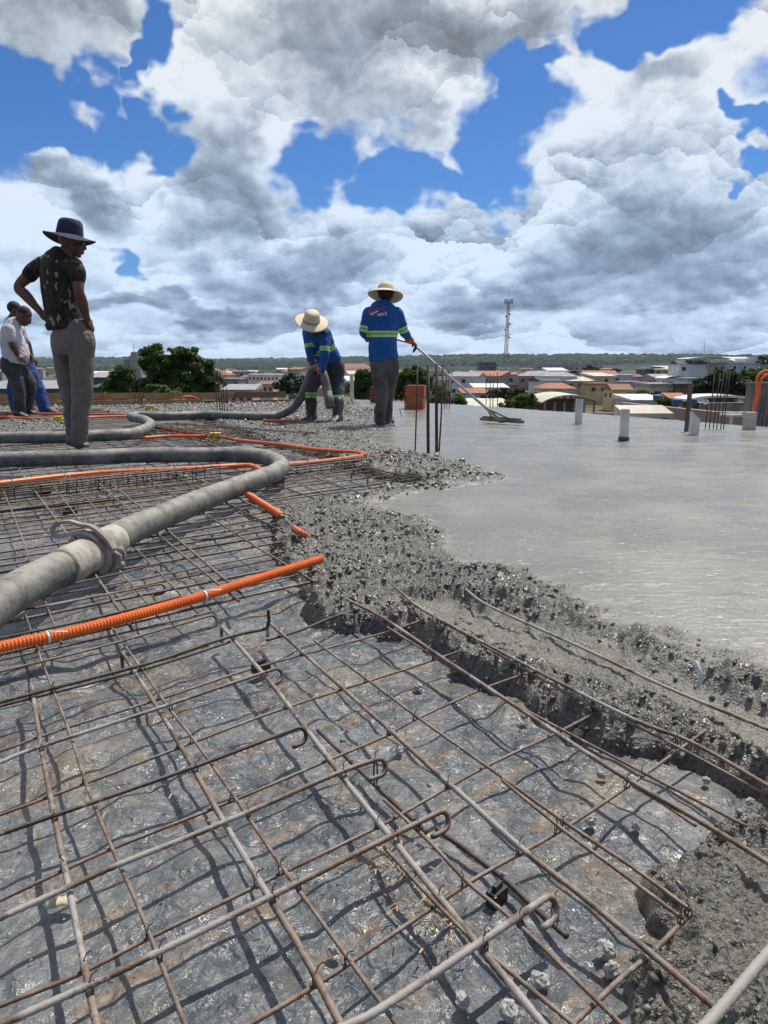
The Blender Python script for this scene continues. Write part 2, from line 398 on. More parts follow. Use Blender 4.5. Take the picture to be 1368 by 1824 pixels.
base = (0.085 - 0.028 * farf - 0.036 * sstep(-0.10, -0.34, sm) * near) * sstep(-0.012, 0.05, so) ** 0.8
trough = sstep(-0.05, 0.05, tr) * 0.030
bfl = sstep(-0.02, 0.05, bl)
mound = 0.016 * np.exp(-((sm + 0.06) / 0.09) ** 2) * near
z = base - trough + mound + lump * (1 - .35 * farf) * rough * sstep(-0.01, 0.04, so) * (1 - 0.72 * sstep(-.01, 0.05, tr)) * (1 - 0.45 * bfl) + sstep(0, 0.3, sm) * 0.004
z = z + (1 - rough) * (fbm(X * 5, Y * 14, 3, 41) * 0.0035 + fbm(X * 45, Y * 60, 3, 51) * 0.0022)
z = z - bfl * 0.03
CONC = (X, Y, z, so, sm, rough)
z = z - 0.05 * sstep(0.004, -0.02, so)
V = np.stack([X, Y, z + 0.004], -1).reshape(-1, 3)
Fq = gridfaces(so > -0.03); V, Fq = compact(V, Fq)

def concrete_mat():
    m = bpy.data.materials.new('wet_concrete'); m.use_nodes = True; k = NT(m.node_tree); b = k.n['Principled BSDF']
    tc = k.new('ShaderNodeTexCoord').outputs['Object']
    at = k.new('ShaderNodeAttribute', attribute_name='rough').outputs['Fac']
    n1 = k.noise(tc, 1.6, 5, 0.6); n2 = k.noise(k.v('MULTIPLY', tc, (5, 11, 9)), 1.0, 6, 0.68); n3 = k.noise(tc, 120, 3, 0.6)
    smooth_c = k.mix(k.mr(n1, .35, .65), c4((0.165, 0.152, 0.120)), c4((0.220, 0.205, 0.168)))
    smooth_c = k.mix(k.m('MULTIPLY', k.mr(n2, .45, .7), 0.35), smooth_c, c4((0.140, 0.130, 0.108)))
    rc = k.mix(k.mr(n3, .38, .62), c4((0.058, 0.054, 0.044)), c4((0.155, 0.145, 0.12)))
    rc = k.mix(k.m('MULTIPLY', k.mr(k.noise(tc, 7, 4, 0.6), .45, .6), 0.5), rc, c4((0.14, 0.13, 0.105)))
    k.l.new(k.mix(at, smooth_c, rc), b.inputs['Base Color'])
    rn = k.mr(k.noise(tc, 3, 4, 0.6), .35, .65, 0.17, 0.36)
    k.l.new(k.mix(at, rn, k.mr(k.noise(tc, 60, 3, 0.6), .4, .6, 0.22, 0.5)), b.inputs['Roughness'])
    hb = k.m('ADD', k.m('MULTIPLY', k.noise(tc, 180, 3, 0.6), k.m('ADD', 0.35, at)), k.m('MULTIPLY', k.noise(k.v('MULTIPLY', tc, (14, 50, 14)), 1, 5, 0.6), 0.8))
    hb = k.m('ADD', hb, k.m('MULTIPLY', k.mr(k.voro(tc, 45), 0.0, 0.16, 1.0, 0.0), 0.7))
    k.l.new(k.bump(hb, 0.8, 0.007), b.inputs['Normal'])
    b.inputs['Specular IOR Level'].default_value = 0.6
    return m
m_conc = concrete_mat()
conc = build_np('fresh_concrete', V, Fq, m_conc, kind='structure')
att = conc.data.attributes.new('rough', 'FLOAT', 'POINT')
rr_ = (rough * (1 - .42 * sstep(-.01, .06, tr + fbm(X * 11, Y * 11, 3, 66) * .08))).reshape(-1); used = np.unique(gridfaces(so > -0.03)); att.data.foreach_set('value', np.clip(rr_[used], 0, 1).astype(np.float32)) if len(used) == len(conc.data.vertices) else None

# ---- plastic sheet on the formwork
Xp, Yp = fan(0.42, 16.9, 900, 640, 0.95)
wr = fbm(Xp * 3.2, Yp * 3.2, 3, 61) * 0.020 + np.abs(fbm(Xp * 7 + 3, Yp * 5, 3, 71)) * 0.026 + fbm(Xp * 22, Yp * 22, 2, 81) * 0.0045
al = fbm(Xp * 1.3, Yp * 1.3, 2, 85)
fold = np.abs(vnoise((Xp * dB.x + Yp * dB.y) * 13 + al * 6, (Xp * nB.x + Yp * nB.y) * 2.2, 91)) * 0.014
zp = -0.012 + wr + fold * sstep(0.0, 0.25, al)
zp = np.minimum(zp, 0.03)
Vp = np.stack([Xp, Yp, zp], -1).reshape(-1, 3)
insl = sdist(Xp, Yp, [(p.x, p.y) for p in SLAB]) > 0.02
dpo = so  # separate grid
Fp = gridfaces(insl); Vp, Fp = compact(Vp, Fp)
def plastic_mat():
    m = bpy.data.materials.new('dusty_black_plastic_sheet'); m.use_nodes = True; k = NT(m.node_tree); b = k.n['Principled BSDF']
    tc = k.new('ShaderNodeTexCoord').outputs['Object']; x, y, z_ = k.sep(tc)
    base = k.mix(k.mr(k.noise(tc, 2.6, 6, 0.65), .33, .67), c4((0.042, 0.053, 0.063)), c4((0.138, 0.145, 0.142)))
    base = k.mix(k.m('MULTIPLY', k.mr(k.noise(tc, 30, 5, 0.7), .46, .70), 0.55), base, c4((0.235, 0.23, 0.21)))
    # pale crease lines of the film
    cr = k.voro(k.v('ADD', tc, k.v('SCALE', k.noise(tc, 14, 3, 0.6, out=1), scale=0.12)), 17, 'DISTANCE_TO_EDGE')
    cm = k.m('MULTIPLY', k.mr(cr, 0.0, 0.035, 1.0, 0.0), k.mr(k.noise(tc, 9, 3, 0.5), .50, .64))
    base = k.mix(k.m('MULTIPLY', cm, 0.35), base, c4((0.34, 0.35, 0.35)))
    # tan dust and rust drips that fell along the bars
    ua = k.m('ADD', k.m('MULTIPLY', x, nB.x), k.m('MULTIPLY', y, nB.y))
    ua = k.m('ADD', ua, k.m('MULTIPLY', k.m('SUBTRACT', k.noise(tc, 5, 3, 0.5), 0.5), 0.035))
    band = k.m('ABSOLUTE', k.m('SUBTRACT', k.m('FRACT', k.m('DIVIDE', ua, 0.128)), 0.5))
    bm = k.m('MULTIPLY', k.mr(band, 0.0, 0.17, 1.0, 0.0), k.mr(k.noise(tc, 4.3, 6, 0.66), .46, .58))
    base = k.mix(k.m('MULTIPLY', bm, 0.72), base, c4((0.20, 0.130, 0.07)))
    tan = k.mr(k.noise(k.v('ADD', tc, (7, 3, 1)), 3.3, 6, 0.68), .52, .66)
    base = k.mix(k.m('MULTIPLY', tan, 0.62), base, c4((0.20, 0.155, 0.10)))
    # splashes of cement
    sp = k.mr(k.noise(k.v('ADD', tc, (2, 9, 4)), 6.0, 7, 0.72), .60, .68)
    base = k.mix(k.m('MULTIPLY', sp, 0.85), base, c4((0.36, 0.345, 0.31)))
    dots = k.mr(k.voro(tc, 46), 0.0, 0.11, 1.0, 0.0)
    base = k.mix(k.m('MULTIPLY', dots, k.mr(k.noise(tc, 12, 2, .5), .45, .6, 0.0, 0.8)), base, c4((0.42, 0.41, 0.38)))
    k.l.new(base, b.inputs['Base Color'])
    k.l.new(k.mr(k.noise(tc, 18, 4, 0.6), .35, .65, 0.21, 0.48), b.inputs['Roughness'])
    v2 = k.v('ADD', tc, k.v('SCALE', k.noise(tc, 10, 3, 0.6, out=1), scale=0.2))
    hb = k.m('ADD', k.m('ADD', k.m('MULTIPLY', k.voro(v2, 9, 'DISTANCE_TO_EDGE'), 1.3), k.m('MULTIPLY', k.voro(v2, 29, 'DISTANCE_TO_EDGE'), 0.35)), k.m('MULTIPLY', k.noise(tc, 26, 5, 0.60, 1.6), 0.9))
    k.l.new(k.bump(hb, 1.0, 0.011), b.inputs['Normal'])
    b.inputs['Specular IOR Level'].default_value = 0.55
    return m
sheet = build_np('plastic_sheet', Vp, Fp, plastic_mat(), label='wrinkled dusty black plastic sheet spread under the steel mesh', cat='plastic sheet')

# ---- aggregate clumps of the rough concrete
def clumps():
    t = (1 + 5 ** .5) / 2
    ico = np.array([(-1, t, 0), (1, t, 0), (-1, -t, 0), (1, -t, 0), (0, -1, t), (0, 1, t), (0, -1, -t), (0, 1, -t), (t, 0, -1), (t, 0, 1), (-t, 0, -1), (-t, 0, 1)]) / math.sqrt(1 + t * t)
    fi = np.array([(0, 11, 5), (0, 5, 1), (0, 1, 7), (0, 7, 10), (0, 10, 11), (1, 5, 9), (5, 11, 4), (11, 10, 2), (10, 7, 6), (7, 1, 8), (3, 9, 4), (3, 4, 2), (3, 2, 6), (3, 6, 8), (3, 8, 9), (4, 9, 5), (2, 4, 11), (6, 2, 10), (8, 6, 7), (9, 8, 1)])
    Xc, Yc, zc, soc, smc, rgh = CONC
    rows, cols = Xc.shape
    w = (soc > 0.0) & (rgh > 0.35)
    area = (Yc ** 1.15) * w; area = area * (0.35 + 0.65 * (vnoise(Xc * 6, Yc * 6, 77) > -0.12)) * (1 - 0.84 * sstep(0, .05, sdist(Xc, Yc, TRO))) * (1 - 0.62 * sstep(0, .05, sdist(Xc, Yc, BLOB)))
    extra = (soc > 0.0) & (smc > -0.02) & (smc < 0.5)
    area = area + extra * 0.045 * Yc ** 1.15 * np.exp(-np.clip(smc, 0, 1) / 0.13)
    pr = (area / area.sum()).ravel(); N = 68000
    pick = rng.choice(rows * cols, N, p=pr)
    px = Xc.ravel()[pick] + rng.normal(0, .004, N) * Yc.ravel()[pick] * .5; py = Yc.ravel()[pick] + rng.normal(0, .004, N) * Yc.ravel()[pick]; pz = zc.ravel()[pick]
    s = rng.lognormal(math.log(0.0050), 0.45, N) * (0.8 + 0.15 * py) * (1 - .35 * sstep(4.5, 7.5, py)); s = np.minimum(s, 0.0048 + .0024 * py) * (0.5 + 0.5 * rgh.ravel()[pick])
    rv = rng.normal(size=(N, 4)); rv /= np.linalg.norm(rv, axis=1, keepdims=True); a, b, c, d = rv.T
    M = np.stack([1 - 2 * (c * c + d * d), 2 * (b * c - a * d), 2 * (b * d + a * c), 2 * (b * c + a * d), 1 - 2 * (b * b + d * d), 2 * (c * d - a * b), 2 * (b * d - a * c), 2 * (c * d + a * b), 1 - 2 * (b * b + c * c)], 1).reshape(N, 3, 3)
    L = ico[None] * (1 + rng.uniform(-.5, .5, (N, 12, 1))) * rng.uniform(.38, 1.35, (N, 1, 3))
    Vv = np.einsum('nij,nkj->nki', M, L) * s[:, None, None]
    Vv += np.stack([px, py, pz + s * 0.05], 1)[:, None, :]
    Ff = fi[None] + (np.arange(N) * 12)[:, None, None]
    m = mat('wet_aggregate', (0.085, 0.079, 0.064), 0.26, color2=(0.165, 0.155, 0.128), nscale=26, bump=0.7, bscale=200, bdist=0.004, spec=0.7)
    build_np('concrete_clumps', Vv.reshape(-1, 3), Ff.reshape(-1, 3), m, smooth=True, kind='stuff', label='lumpy wet concrete aggregate along the unlevelled edge of the pour', cat='concrete')
clumps()
def conc_z(x, y):
    return 0.09
# ---------------------------------------------------------------- reinforcing bars
def rust_mat(name, crust, dark=1.0):
    m = bpy.data.materials.new(name); m.use_nodes = True; k = NT(m.node_tree); b = k.n['Principled BSDF']
    tc = k.new('ShaderNodeTexCoord').outputs['Object']
    c = k.mix(k.mr(k.noise(tc, 22, 5, 0.65), .36, .62), c4([q * dark for q in (0.075, 0.048, 0.033)]), c4([q * dark for q in (0.185, 0.103, 0.060)]))
    c = k.mix(k.mr(k.noise(tc, 90, 4, 0.6), .5, .66, 0, 0.6), c, c4((0.03, 0.023, 0.02)))
    cf = k.mr(k.noise(k.v('ADD', tc, (4, 1, 8)), 7.5, 7, 0.72), 0.60 - crust * 0.17, 0.68 - crust * 0.17, 0, 0.92)
    c = k.mix(cf, c, k.mix(k.noise(tc, 60, 3, .6), c4((0.22, 0.205, 0.18)), c4((0.40, 0.385, 0.35))))
    nz = k.sep(k.new('ShaderNodeNewGeometry').outputs['Normal'])[2]
    c = k.mix(k.m('MULTIPLY', k.mr(nz, .1, .9), k.mr(k.noise(k.v('ADD', tc, (9, 9, 2)), 16, 5, 0.65), .40, .60, 0.05, 0.62 if dark == 1.0 else 0.25)), c, c4((0.27, 0.24, 0.20)))
    k.l.new(c, b.inputs['Base Color']); b.inputs['Roughness'].default_value = 0.66
    k.l.new(k.bump(k.m('ADD', k.noise(tc, 240, 3, 0.6), k.m('MULTIPLY', cf, 0.6)), 0.5, 0.0015), b.inputs['Normal'])
    return m
m_rust = rust_mat('rusty_steel', 0.06); m_rustc = rust_mat('rusty_steel_with_cement_crust', 0.52); m_crust = rust_mat('steel_caked_in_cement', 1.0); m_dark = rust_mat('dark_steel', 0.0, 0.35)
NREB = 'reinforcing bars of the slab mesh'
def ribbed(pts, r, rib=True, step=0.0065, n=8):
    """resample a path and give the tube ribs"""
    pts = [Vector(p) for p in pts]; L = [0.0]
    for a, b in zip(pts, pts[1:]): L.append(L[-1] + (b - a).length)
    N = max(2, int(L[-1] / step)); out = []; j = 0
    for i in range(N + 1):
        s = L[-1] * i / N
        while j < len(L) - 2 and L[j + 1] < s: j += 1
        t = (s - L[j]) / max(1e-9, L[j + 1] - L[j]); out.append(pts[j].lerp(pts[j + 1], min(1, t)))
    rad = [r * (1.09 if (i % 2 == 0 and rib) else 0.95) for i in range(N + 1)]
    return out, rad
def rebar(pts, r, m, label=None, rib=False, group=NREB, name='rebar'):
    mb = MB()
    if rib: q, rad = ribbed(pts, r); mb.tube(q, rad, 8)
    else: mb.tube(pts, r, 6)
    return mb.build(name, m, smooth=True, label=label, cat='rebar', group=group)
def waver(pts, amp, seed):
    rg = random.Random(seed); a, b = Vector(pts[0]), Vector(pts[-1])
    allp = smoothpath(pts, 6); L = (b - a).length; nrm = (b - a).normalized().cross(Vector((0, 0, 1)))
    ph = rg.uniform(0, 6); out = []
    for i, p in enumerate(allp):
        t = i / (len(allp) - 1); out.append(p + nrm * amp * math.sin(ph + t * L * 2.1) + Vector((0, 0, amp * 0.6 * math.sin(ph * 2 + t * L * 3.3))))
    return out
def hook_end(p, d, rad=0.020, tail=0.05, down=True, tilt=0.25):
    """a U hook bent down at the end of a bar that arrives at p going along d"""
    d = Vector(d).normalized(); side = d.cross(Vector((0, 0, 1))).normalized(); up = (Vector((0, 0, 1)) + side * tilt).normalized(); out = []
    for k in range(1, 9):
        a = math.pi * k / 8; out.append(p + d * rad * math.sin(a) - up * rad * (1 - math.cos(a)))
    out.append(out[-1] - d * tail); return out
ZA, ZB, ZT = 0.060, 0.049, 0.073
FA = [  # family A: pixels, radius, material, label, ends bent down
 ([(55, 1218), (82, 1380), (120, 1570), (172, 1824), (200, 1960)], .0052, m_rustc, 'leftmost thick bar, its bent upper end lowest of all, running to the bottom edge', True),
 ([(45, 1095), (75, 1180), (120, 1295), (155, 1400), (200, 1510), (245, 1610), (330, 1824), (385, 1960)], .0034, m_rust, 'thin rusty bar just right of the leftmost thick bar', False),
 ([(218, 1162), (265, 1235), (320, 1325), (390, 1450), (470, 1585), (540, 1700), (605, 1824), (680, 1960)], .0054, m_rustc, 'second thick bar from the left, short bent upper end, pale crust near the bottom', True),
 ([(190, 1105), (250, 1187), (300, 1260), (350, 1325), (430, 1440), (505, 1550), (585, 1660), (684, 1795), (770, 1910)], .0034, m_rust, 'thin rusty bar beside the second thick bar from the left', False),
 ([(396, 1118), (480, 1215), (550, 1305), (615, 1390), (684, 1475), (749, 1555), (859, 1690), (969, 1824), (1060, 1930)], .0058, m_crust, 'thick cement-crusted bar running through the middle of the foreground past all the hooks', True),
 ([(478, 1108), (560, 1180), (684, 1290), (774, 1372), (834, 1425), (934, 1515), (1034, 1595), (1159, 1700), (1304, 1824), (1400, 1905)], .0052, m_rustc, 'thick rusty bar that runs into the corner concrete at the bottom right', True),
 ([(560, 1140), (684, 1232), (744, 1278), (869, 1368), (1004, 1465), (1124, 1545), (1229, 1622)], .0036, m_rust, 'thin bar ending in the corner concrete, upper one of a close pair', False),
 ([(895, 1392), (1004, 1480), (1100, 1550), (1215, 1635)], .0034, m_rust, 'short thin bar starting mid-sheet, lower one of a close pair', False),
 ([(617, 1068), (684, 1103), (784, 1170), (869, 1225), (984, 1300), (1124, 1390), (1229, 1450), (1368, 1535), (1450, 1590)], .0050, m_rustc, 'thick bar leaving the tip of the rough concrete and crossing to the right edge', False),
 ([(690, 1118), (804, 1187), (934, 1262), (1149, 1377), (1329, 1472)], .0034, m_rust, 'thin rusty bar close below the bar that leaves the rough concrete', False),
 ([(704, 1045), (754, 1085), (929, 1180), (1004, 1220), (1134, 1285), (1234, 1325), (1368, 1402), (1450, 1448)], .0046, m_rustc, 'bar half bedded along the lower lip of the rough concrete', False),
 ([(712, 1062), (860, 1150), (1010, 1236), (1180, 1318), (1368, 1418)], .0032, m_rust, 'thin bar doubled under the bar on the lip of the rough concrete', False),
 ([(828, 1050), (874, 1082), (1034, 1153), (1184, 1222), (1368, 1297), (1450, 1330)], .0046, m_crust, 'cement-coated bar lying across the wet trough between the two concrete ridges', False),
 ([(1128, 1400), (1180, 1430), (1240, 1470)], .0032, m_rust, 'very short rusty bar stub beside the corner concrete', False),
 ([(778, 1478), (890, 1560), (960, 1625), (1010, 1668)], .0050, m_dark, 'black wet-looking bar lying on the sheet under the last two hooks', False),
 ([(684, 1426), (770, 1505), (834, 1572), (934, 1655), (1109, 1824), (1200, 1905)], .0034, m_rust, 'thin rusty bar just right of the cement-crusted middle bar', False),
 ([(684, 1508), (760, 1590), (850, 1678), (1024, 1824), (1120, 1905)], .0034, m_rust, 'thin rusty bar hugging the cement-crusted middle bar at the bottom', False),
 ([(566, 1300), (640, 1370), (684, 1412), (760, 1480)], .0046, m_dark, 'short dark bar lying low beside the third hook', False),
 ([(1342, 1850), (1279, 1808), (1262, 1815)], .006, m_rust, 'coil of rusty bar end at the bottom right corner', False),
]
FB = [
 ([(-40, 1812), (0, 1792), (140, 1735), (275, 1665), (450, 1580), (500, 1555), (675, 1472), (734, 1440), (869, 1365), (1004, 1300), (1102, 1246)], .0034, m_rust, ZB, 0, 'lowest full thin cross bar, from the left edge to the concrete lip'),
 ([(-40, 1842), (0, 1824), (165, 1750), (280, 1695), (465, 1605), (684, 1497), (783, 1448)], .0052, m_rustc, ZT, 1, 'thick hooked cross bar, its hook fourth from the top, near the centre'),
 ([(520, 1870), (620, 1828), (684, 1795), (854, 1680), (972, 1598)], .0056, m_crust, ZT, 1, 'thick cement-crusted cross bar with the lowest hook'),
 ([(380, 1862), (450, 1824), (565, 1755), (684, 1675), (779, 1610), (834, 1572), (879, 1545), (1004, 1475), (1134, 1390), (1266, 1296)], .0036, m_rust, ZB, 0, 'thin rusty cross bar ending with a bare tip beyond the concrete ridge'),
 ([(930, 1890), (1019, 1824), (1109, 1740), (1159, 1700), (1231, 1628)], .0040, m_rust, ZB, 0, 'short rusty cross bar going into the corner concrete'),
 ([(1230, 1860), (1279, 1805), (1368, 1700), (1420, 1640)], .0075, m_crust, ZT + .02, 0, 'stout bar caked white with cement at the bottom right corner'),
 ([(-40, 1622), (0, 1605), (85, 1565), (200, 1512), (415, 1425), (580, 1355), (684, 1312), (744, 1280), (869, 1225), (966, 1191)], .0034, m_rust, ZB, 0, 'thin cross bar ending at a black spacer in the rough concrete'),
 ([(-40, 1652), (0, 1635), (120, 1580), (215, 1537), (390, 1467), (595, 1380), (672, 1353)], .0050, m_rustc, ZT, 1, 'thick hooked cross bar, its hook third from the top'),
 ([(-40, 1500), (0, 1485), (100, 1450), (345, 1365), (530, 1297)], .0046, m_dark, ZT, 1, 'dark twisted cross bar, its hook second from the top'),
 ([(-40, 1462), (0, 1450), (150, 1395), (350, 1320), (480, 1272), (684, 1205), (744, 1185), (859, 1145)], .0034, m_rust, ZB, 0, 'thin cross bar passing just above the dark twisted one'),
 ([(-40, 1350), (0, 1337), (120, 1295), (295, 1242), (450, 1192), (684, 1127), (760, 1100)], .0034, m_rust, ZB, 0, 'thin cross bar above the first curled hook, reaching the rough concrete'),
 ([(-40, 1372), (0, 1357), (65, 1332), (275, 1265), (490, 1192)], .0046, m_rustc, ZT, 1, 'cross bar whose curled hook comes first below the orange conduit'),
 ([(-40, 1262), (0, 1250), (150, 1212), (280, 1178), (405, 1136), (474, 1120)], .0052, m_dark, ZT, 2, 'dark doubled cross bar with its end turned up'),
 ([(-40, 1270), (0, 1258), (150, 1221), (280, 1186), (410, 1143)], .0042, m_dark, ZB, 0, 'dark lower bar of the doubled pair with the turned up end'),
 ([(-40, 1206), (0, 1197), (180, 1153), (375, 1096)], .0038, m_rust, ZT, 1, 'cross bar with a small hook just below the corrugated orange conduit'),
 ([(-40, 1187), (0, 1177), (180, 1137), (380, 1088)], .0036, m_rust, ZB, 0, 'thin bar doubled with the one below the corrugated orange conduit'),
 ([(-40, 1146), (0, 1138), (160, 1103), (320, 1062)], .0042, m_dark, ZT, 1, 'dark bar lying along the upper side of the near orange conduit'),
 ([(60, 1084), (160, 1064), (284, 1040)], .0044, m_rustc, ZT, 1, 'hooked bar in the shade below the hose coupling'),
 ([(90, 1048), (190, 1026), (280, 1004)], .0042, m_dark, ZT, 1, 'hooked dark bar right beside the hose coupling'),
 ([(475, 1140), (540, 1120), (590, 1100), (650, 1082)], .0046, m_dark, ZB, 0, 'dark bar running under the tip of the rough concrete'),
 ([(-40, 1026), (0, 1019), (74, 1006), (130, 985)], .0045, m_dark, ZT, 0, 'dark bar passing under the coupling handle'),
 ([(340, 958), (350, 962), (400, 956), (440, 942)], .0046, m_dark, ZT, 0, 'crooked dark bar end beside the big hose'),
]
allA = []; allB = []
for i, (px, r, m, lab, bent) in enumerate(FA):
    z = ZA if m is not m_dark else 0.026
    z = {8: .066, 9: .060, 10: .078, 11: .066, 12: .072}.get(i, z)
    p = [G(x, y, z) for x, y in px]; p = smoothpath(p, 6)
    for q in p: q.z = z + 0.002 * math.sin(q.x * 7 + i) 
    if bent: p = [p[0] + Vector((-.004, .006, -.045)), p[0] + Vector((-.004, .006, -.012)), p[0] + Vector((-.001, .002, -.003))] + p
    o = rebar(p, r * .84, m, lab, rib=True); allA.append((o, p, r * .84))
for i, (px, r, m, z, hk, lab) in enumerate(FB):
    p = [G(x, y, z) for x, y in px]; p = smoothpath(p, 6)
    for q in p: q.z = z + 0.0015 * math.sin(q.x * 8 + i)
    if hk == 1: p = p + hook_end(p[-1], p[-1] - p[-3], 0.0135 + 0.001 * (i % 3), 0.018 + .006 * (i % 2), tilt=-0.35)
    if hk == 2: p = p + [p[-1] + Vector((.004, .004, .004)), p[-1] + Vector((.007, .006, .018)), p[-1] + Vector((.006, .006, .05))]
    o = rebar(p, r * .84, m, lab, rib=True); allB.append((o, p, r * .84))
# wire ties at the crossings of the near bars
def cross2(p, q):
    for a, b in zip(p[3:], p[4:]):
        for c, d in zip(q, q[1:]):
            r_ = (b - a).xy; s_ = (d - c).xy; den = r_.x * s_.y - r_.y * s_.x
            if abs(den) < 1e-9: continue
            w = (c - a).xy; t = (w.x * s_.y - w.y * s_.x) / den; u = (w.x * r_.y - w.y * r_.x) / den
            if 0 <= t <= 1 and 0 <= u <= 1: return a.lerp(b, t), c.lerp(d, u)
m_wire = mat('black_tie_wire', (0.03, 0.025, 0.022), 0.6)
rg = random.Random(5)
for o, p, r in allA:
    for o2, q, r2 in allB:
        if rg.random() < 0.35: continue
        c = cross2(p, q)
        if not c or c[0].y > 2.6: continue
        a, b = c; mid = (a + b) / 2; h = abs(a.z - b.z) / 2 + max(r, r2) + .001; mb = MB()
        for sgn in (1, -1):
            d = Vector((math.cos(0.2 + sgn * .9), math.sin(0.2 + sgn * .9), 0)); pts = []
            for k in range(9):
                t = 2 * math.pi * k / 8; pts.append(mid + d * (r + .0015) * math.cos(t) + Vector((0, 0, h * .9 * math.sin(t))))
            mb.tube(pts, .0008, 5)
        e = Vector((rg.uniform(-1, 1), rg.uniform(-1, 1), 1.2)).normalized(); mb.tube([mid + Vector((0, 0, h)), mid + Vector((0, 0, h)) + e * .007, mid + Vector((0, 0, h)) + e * .011 + Vector((.004, 0, 0))], .0008, 5)
        mb.build('wire_tie', m_wire, parent=o)
# the mesh farther back: straight bars clipped to the part not yet poured
slab2 = [(p.x, p.y) for p in SLAB]
def open_runs(off, n, d, lo, hi, zlab):
    t = np.arange(lo, hi, 0.04); x = n.x * off + d.x * t; y = n.y * off + d.y * t
    lim = 0.22 + 0.10 * math.sin(off * 17)
    ok = (sdist(x, y, OUT) < lim) & (sdist(x, y, slab2) > 0.25) & (x > -7.5) & (y > 0.2) & (x > -0.62 * y - 0.9) & (sdist(x, y, OUT2) < 0.25)
    ok &= ~((x * nB.x + y * nB.y < 1.90) if zlab == 'A' else np.zeros(len(x), bool))
    runs = []; s = None
    for i, k in enumerate(list(ok) + [False]):
        if k and s is None: s = i
        if not k and s is not None:
            if i - s > 12: runs.append((t[s], t[i - 1]))
            s = None
    return runs
rg = random.Random(11); cnt = 0
def far_bars(n, d, o0, o1, step, z, fam):
    global cnt
    off = o0
    while off < o1:
        for (a, b) in open_runs(off, n, d, -9, 14, fam):
            if b - a > 3.4 and rg.random() < 0.5:
                c = a + (b - a) * rg.uniform(.35, .65); segs = [(a, c + .12), (c - .12, b)]
            else: segs = [(a, b)]
            for j, (a, b) in enumerate(segs):
                p0 = n * (off + j * 0.012) + d * a; p1 = n * (off + j * 0.012) + d * b
                rot = rg.gauss(0, .006) * (b - a); p1 = p1 + n * rot; zz = z + rg.uniform(-.004, .004)
                pts = waver([Vector((p0.x, p0.y, zz)), Vector(((p0.x + p1.x) / 2, (p0.y + p1.y) / 2, zz + rg.uniform(-.004, .006))), Vector((p1.x, p1.y, zz))], .004, cnt)
                if fam == 'A' and rg.random() < 0.35: pts = [pts[0] + Vector((0, 0, -.04)), pts[0] + Vector((0, 0, -.008))] + pts
                r = rg.choice((.0032, .0034, .0045, .0050)); kind = 'steep' if fam == 'A' else 'cross'
                m = rg.choice((m_rust, m_rust, m_rustc, m_dark)) if fam == 'A' else rg.choice((m_rust, m_dark, m_rust))
                col = {'rusty_steel': 'rusty brown', 'rusty_steel_with_cement_crust': 'brown and cement-spotted', 'dark_steel': 'dark'}[m.name]
                lab = '%s %s %s bar of the mesh laid behind the near hose bend' % ('thin' if r < .004 else 'thick', col, 'lengthwise' if fam == 'A' else 'crosswise')
                rebar(pts, r * 0.95, m, lab, group='%s mesh bars towards the far side' % kind); cnt += 1
        off += step * rg.uniform(0.8, 1.25)
far_bars(nA, dA, -3.4, 6.6, 0.145, ZA, 'A')
far_bars(nB, dB, 1.95, 4.2, 0.11, ZB, 'B')
far_bars(nB, dB, 4.25, 13.5, 0.15, ZB, 'B')
print('far bars', cnt)

# lattice beams with stirrups
def cage(px0, px1, n, w, h, label, m=m_rust, bottom=True):
    a = G(*px0, 0.0); b = G(*px1, 0.0); d = (b - a).normalized(); s = Vector((-d.y, d.x, 0)); e = empty('stirrup_cage', a, label, 'rebar cage', 'stirrup cages in the slab mesh')
    for sx_, z in ((-w / 2, h), (w / 2, h), (-w / 2, .03), (w / 2, .03)):
        MB().tube([a + s * sx_ + Vector((0, 0, z)), (a + b) / 2 + s * sx_ + Vector((0, 0, z + .004)), b + s * sx_ + Vector((0, 0, z))], .005, 6).build('main_bar', m, parent=e, smooth=True)
    for i in range(n):
        c = a + d * ((b - a).length * (i + .5) / n + rg.uniform(-.03, .03)); q = .006
        lo = Vector((0, 0, .026)); hi = Vector((0, 0, h + .006)); l = s * (w / 2 + .006)
        pts = [c - l + lo, c - l + hi, c + l + hi, c + l + lo, c - l + lo]
        if i % 2: pts += [c - l + hi, c - l + hi + s * .03 + Vector((0, 0, .03))]
        MB().tube(pts, .003, 5).build('stirrup', m_dark if i % 3 else m_rust, parent=e)
cage((-30, 908), (400, 858), 13, .10, .10, 'long low stirrup cage in front of the straight orange conduit on the left')
cage((-30, 895), (330, 858), 10, .06, .085, 'narrower stirrup cage tucked behind the long low one on the left')
cage((430, 868), (700, 832), 9, .10, .09, 'stirrup cage right of the near hose bend, ending in the concrete')
cage((262, 772), (420, 800), 14, .10, .10, 'rusty stirrup cage between the far hose bend and the yellow junction box')
cage((300, 768), (560, 788), 14, .10, .09, 'stirrup cage running beside the orange conduits to the rough concrete')
# a rusty strip lying under the cages
mb = MB(); a = G(-30, 914, .03); b = G(372, 872, .03); mb.box((a + b) / 2, ((b - a).length, .05, .012), rz=math.atan2((b - a).y, (b - a).x))
mb.build('steel_joist', m_rust, label='flat rust-red strip lying along the long low stirrup cage', cat='steel strip')
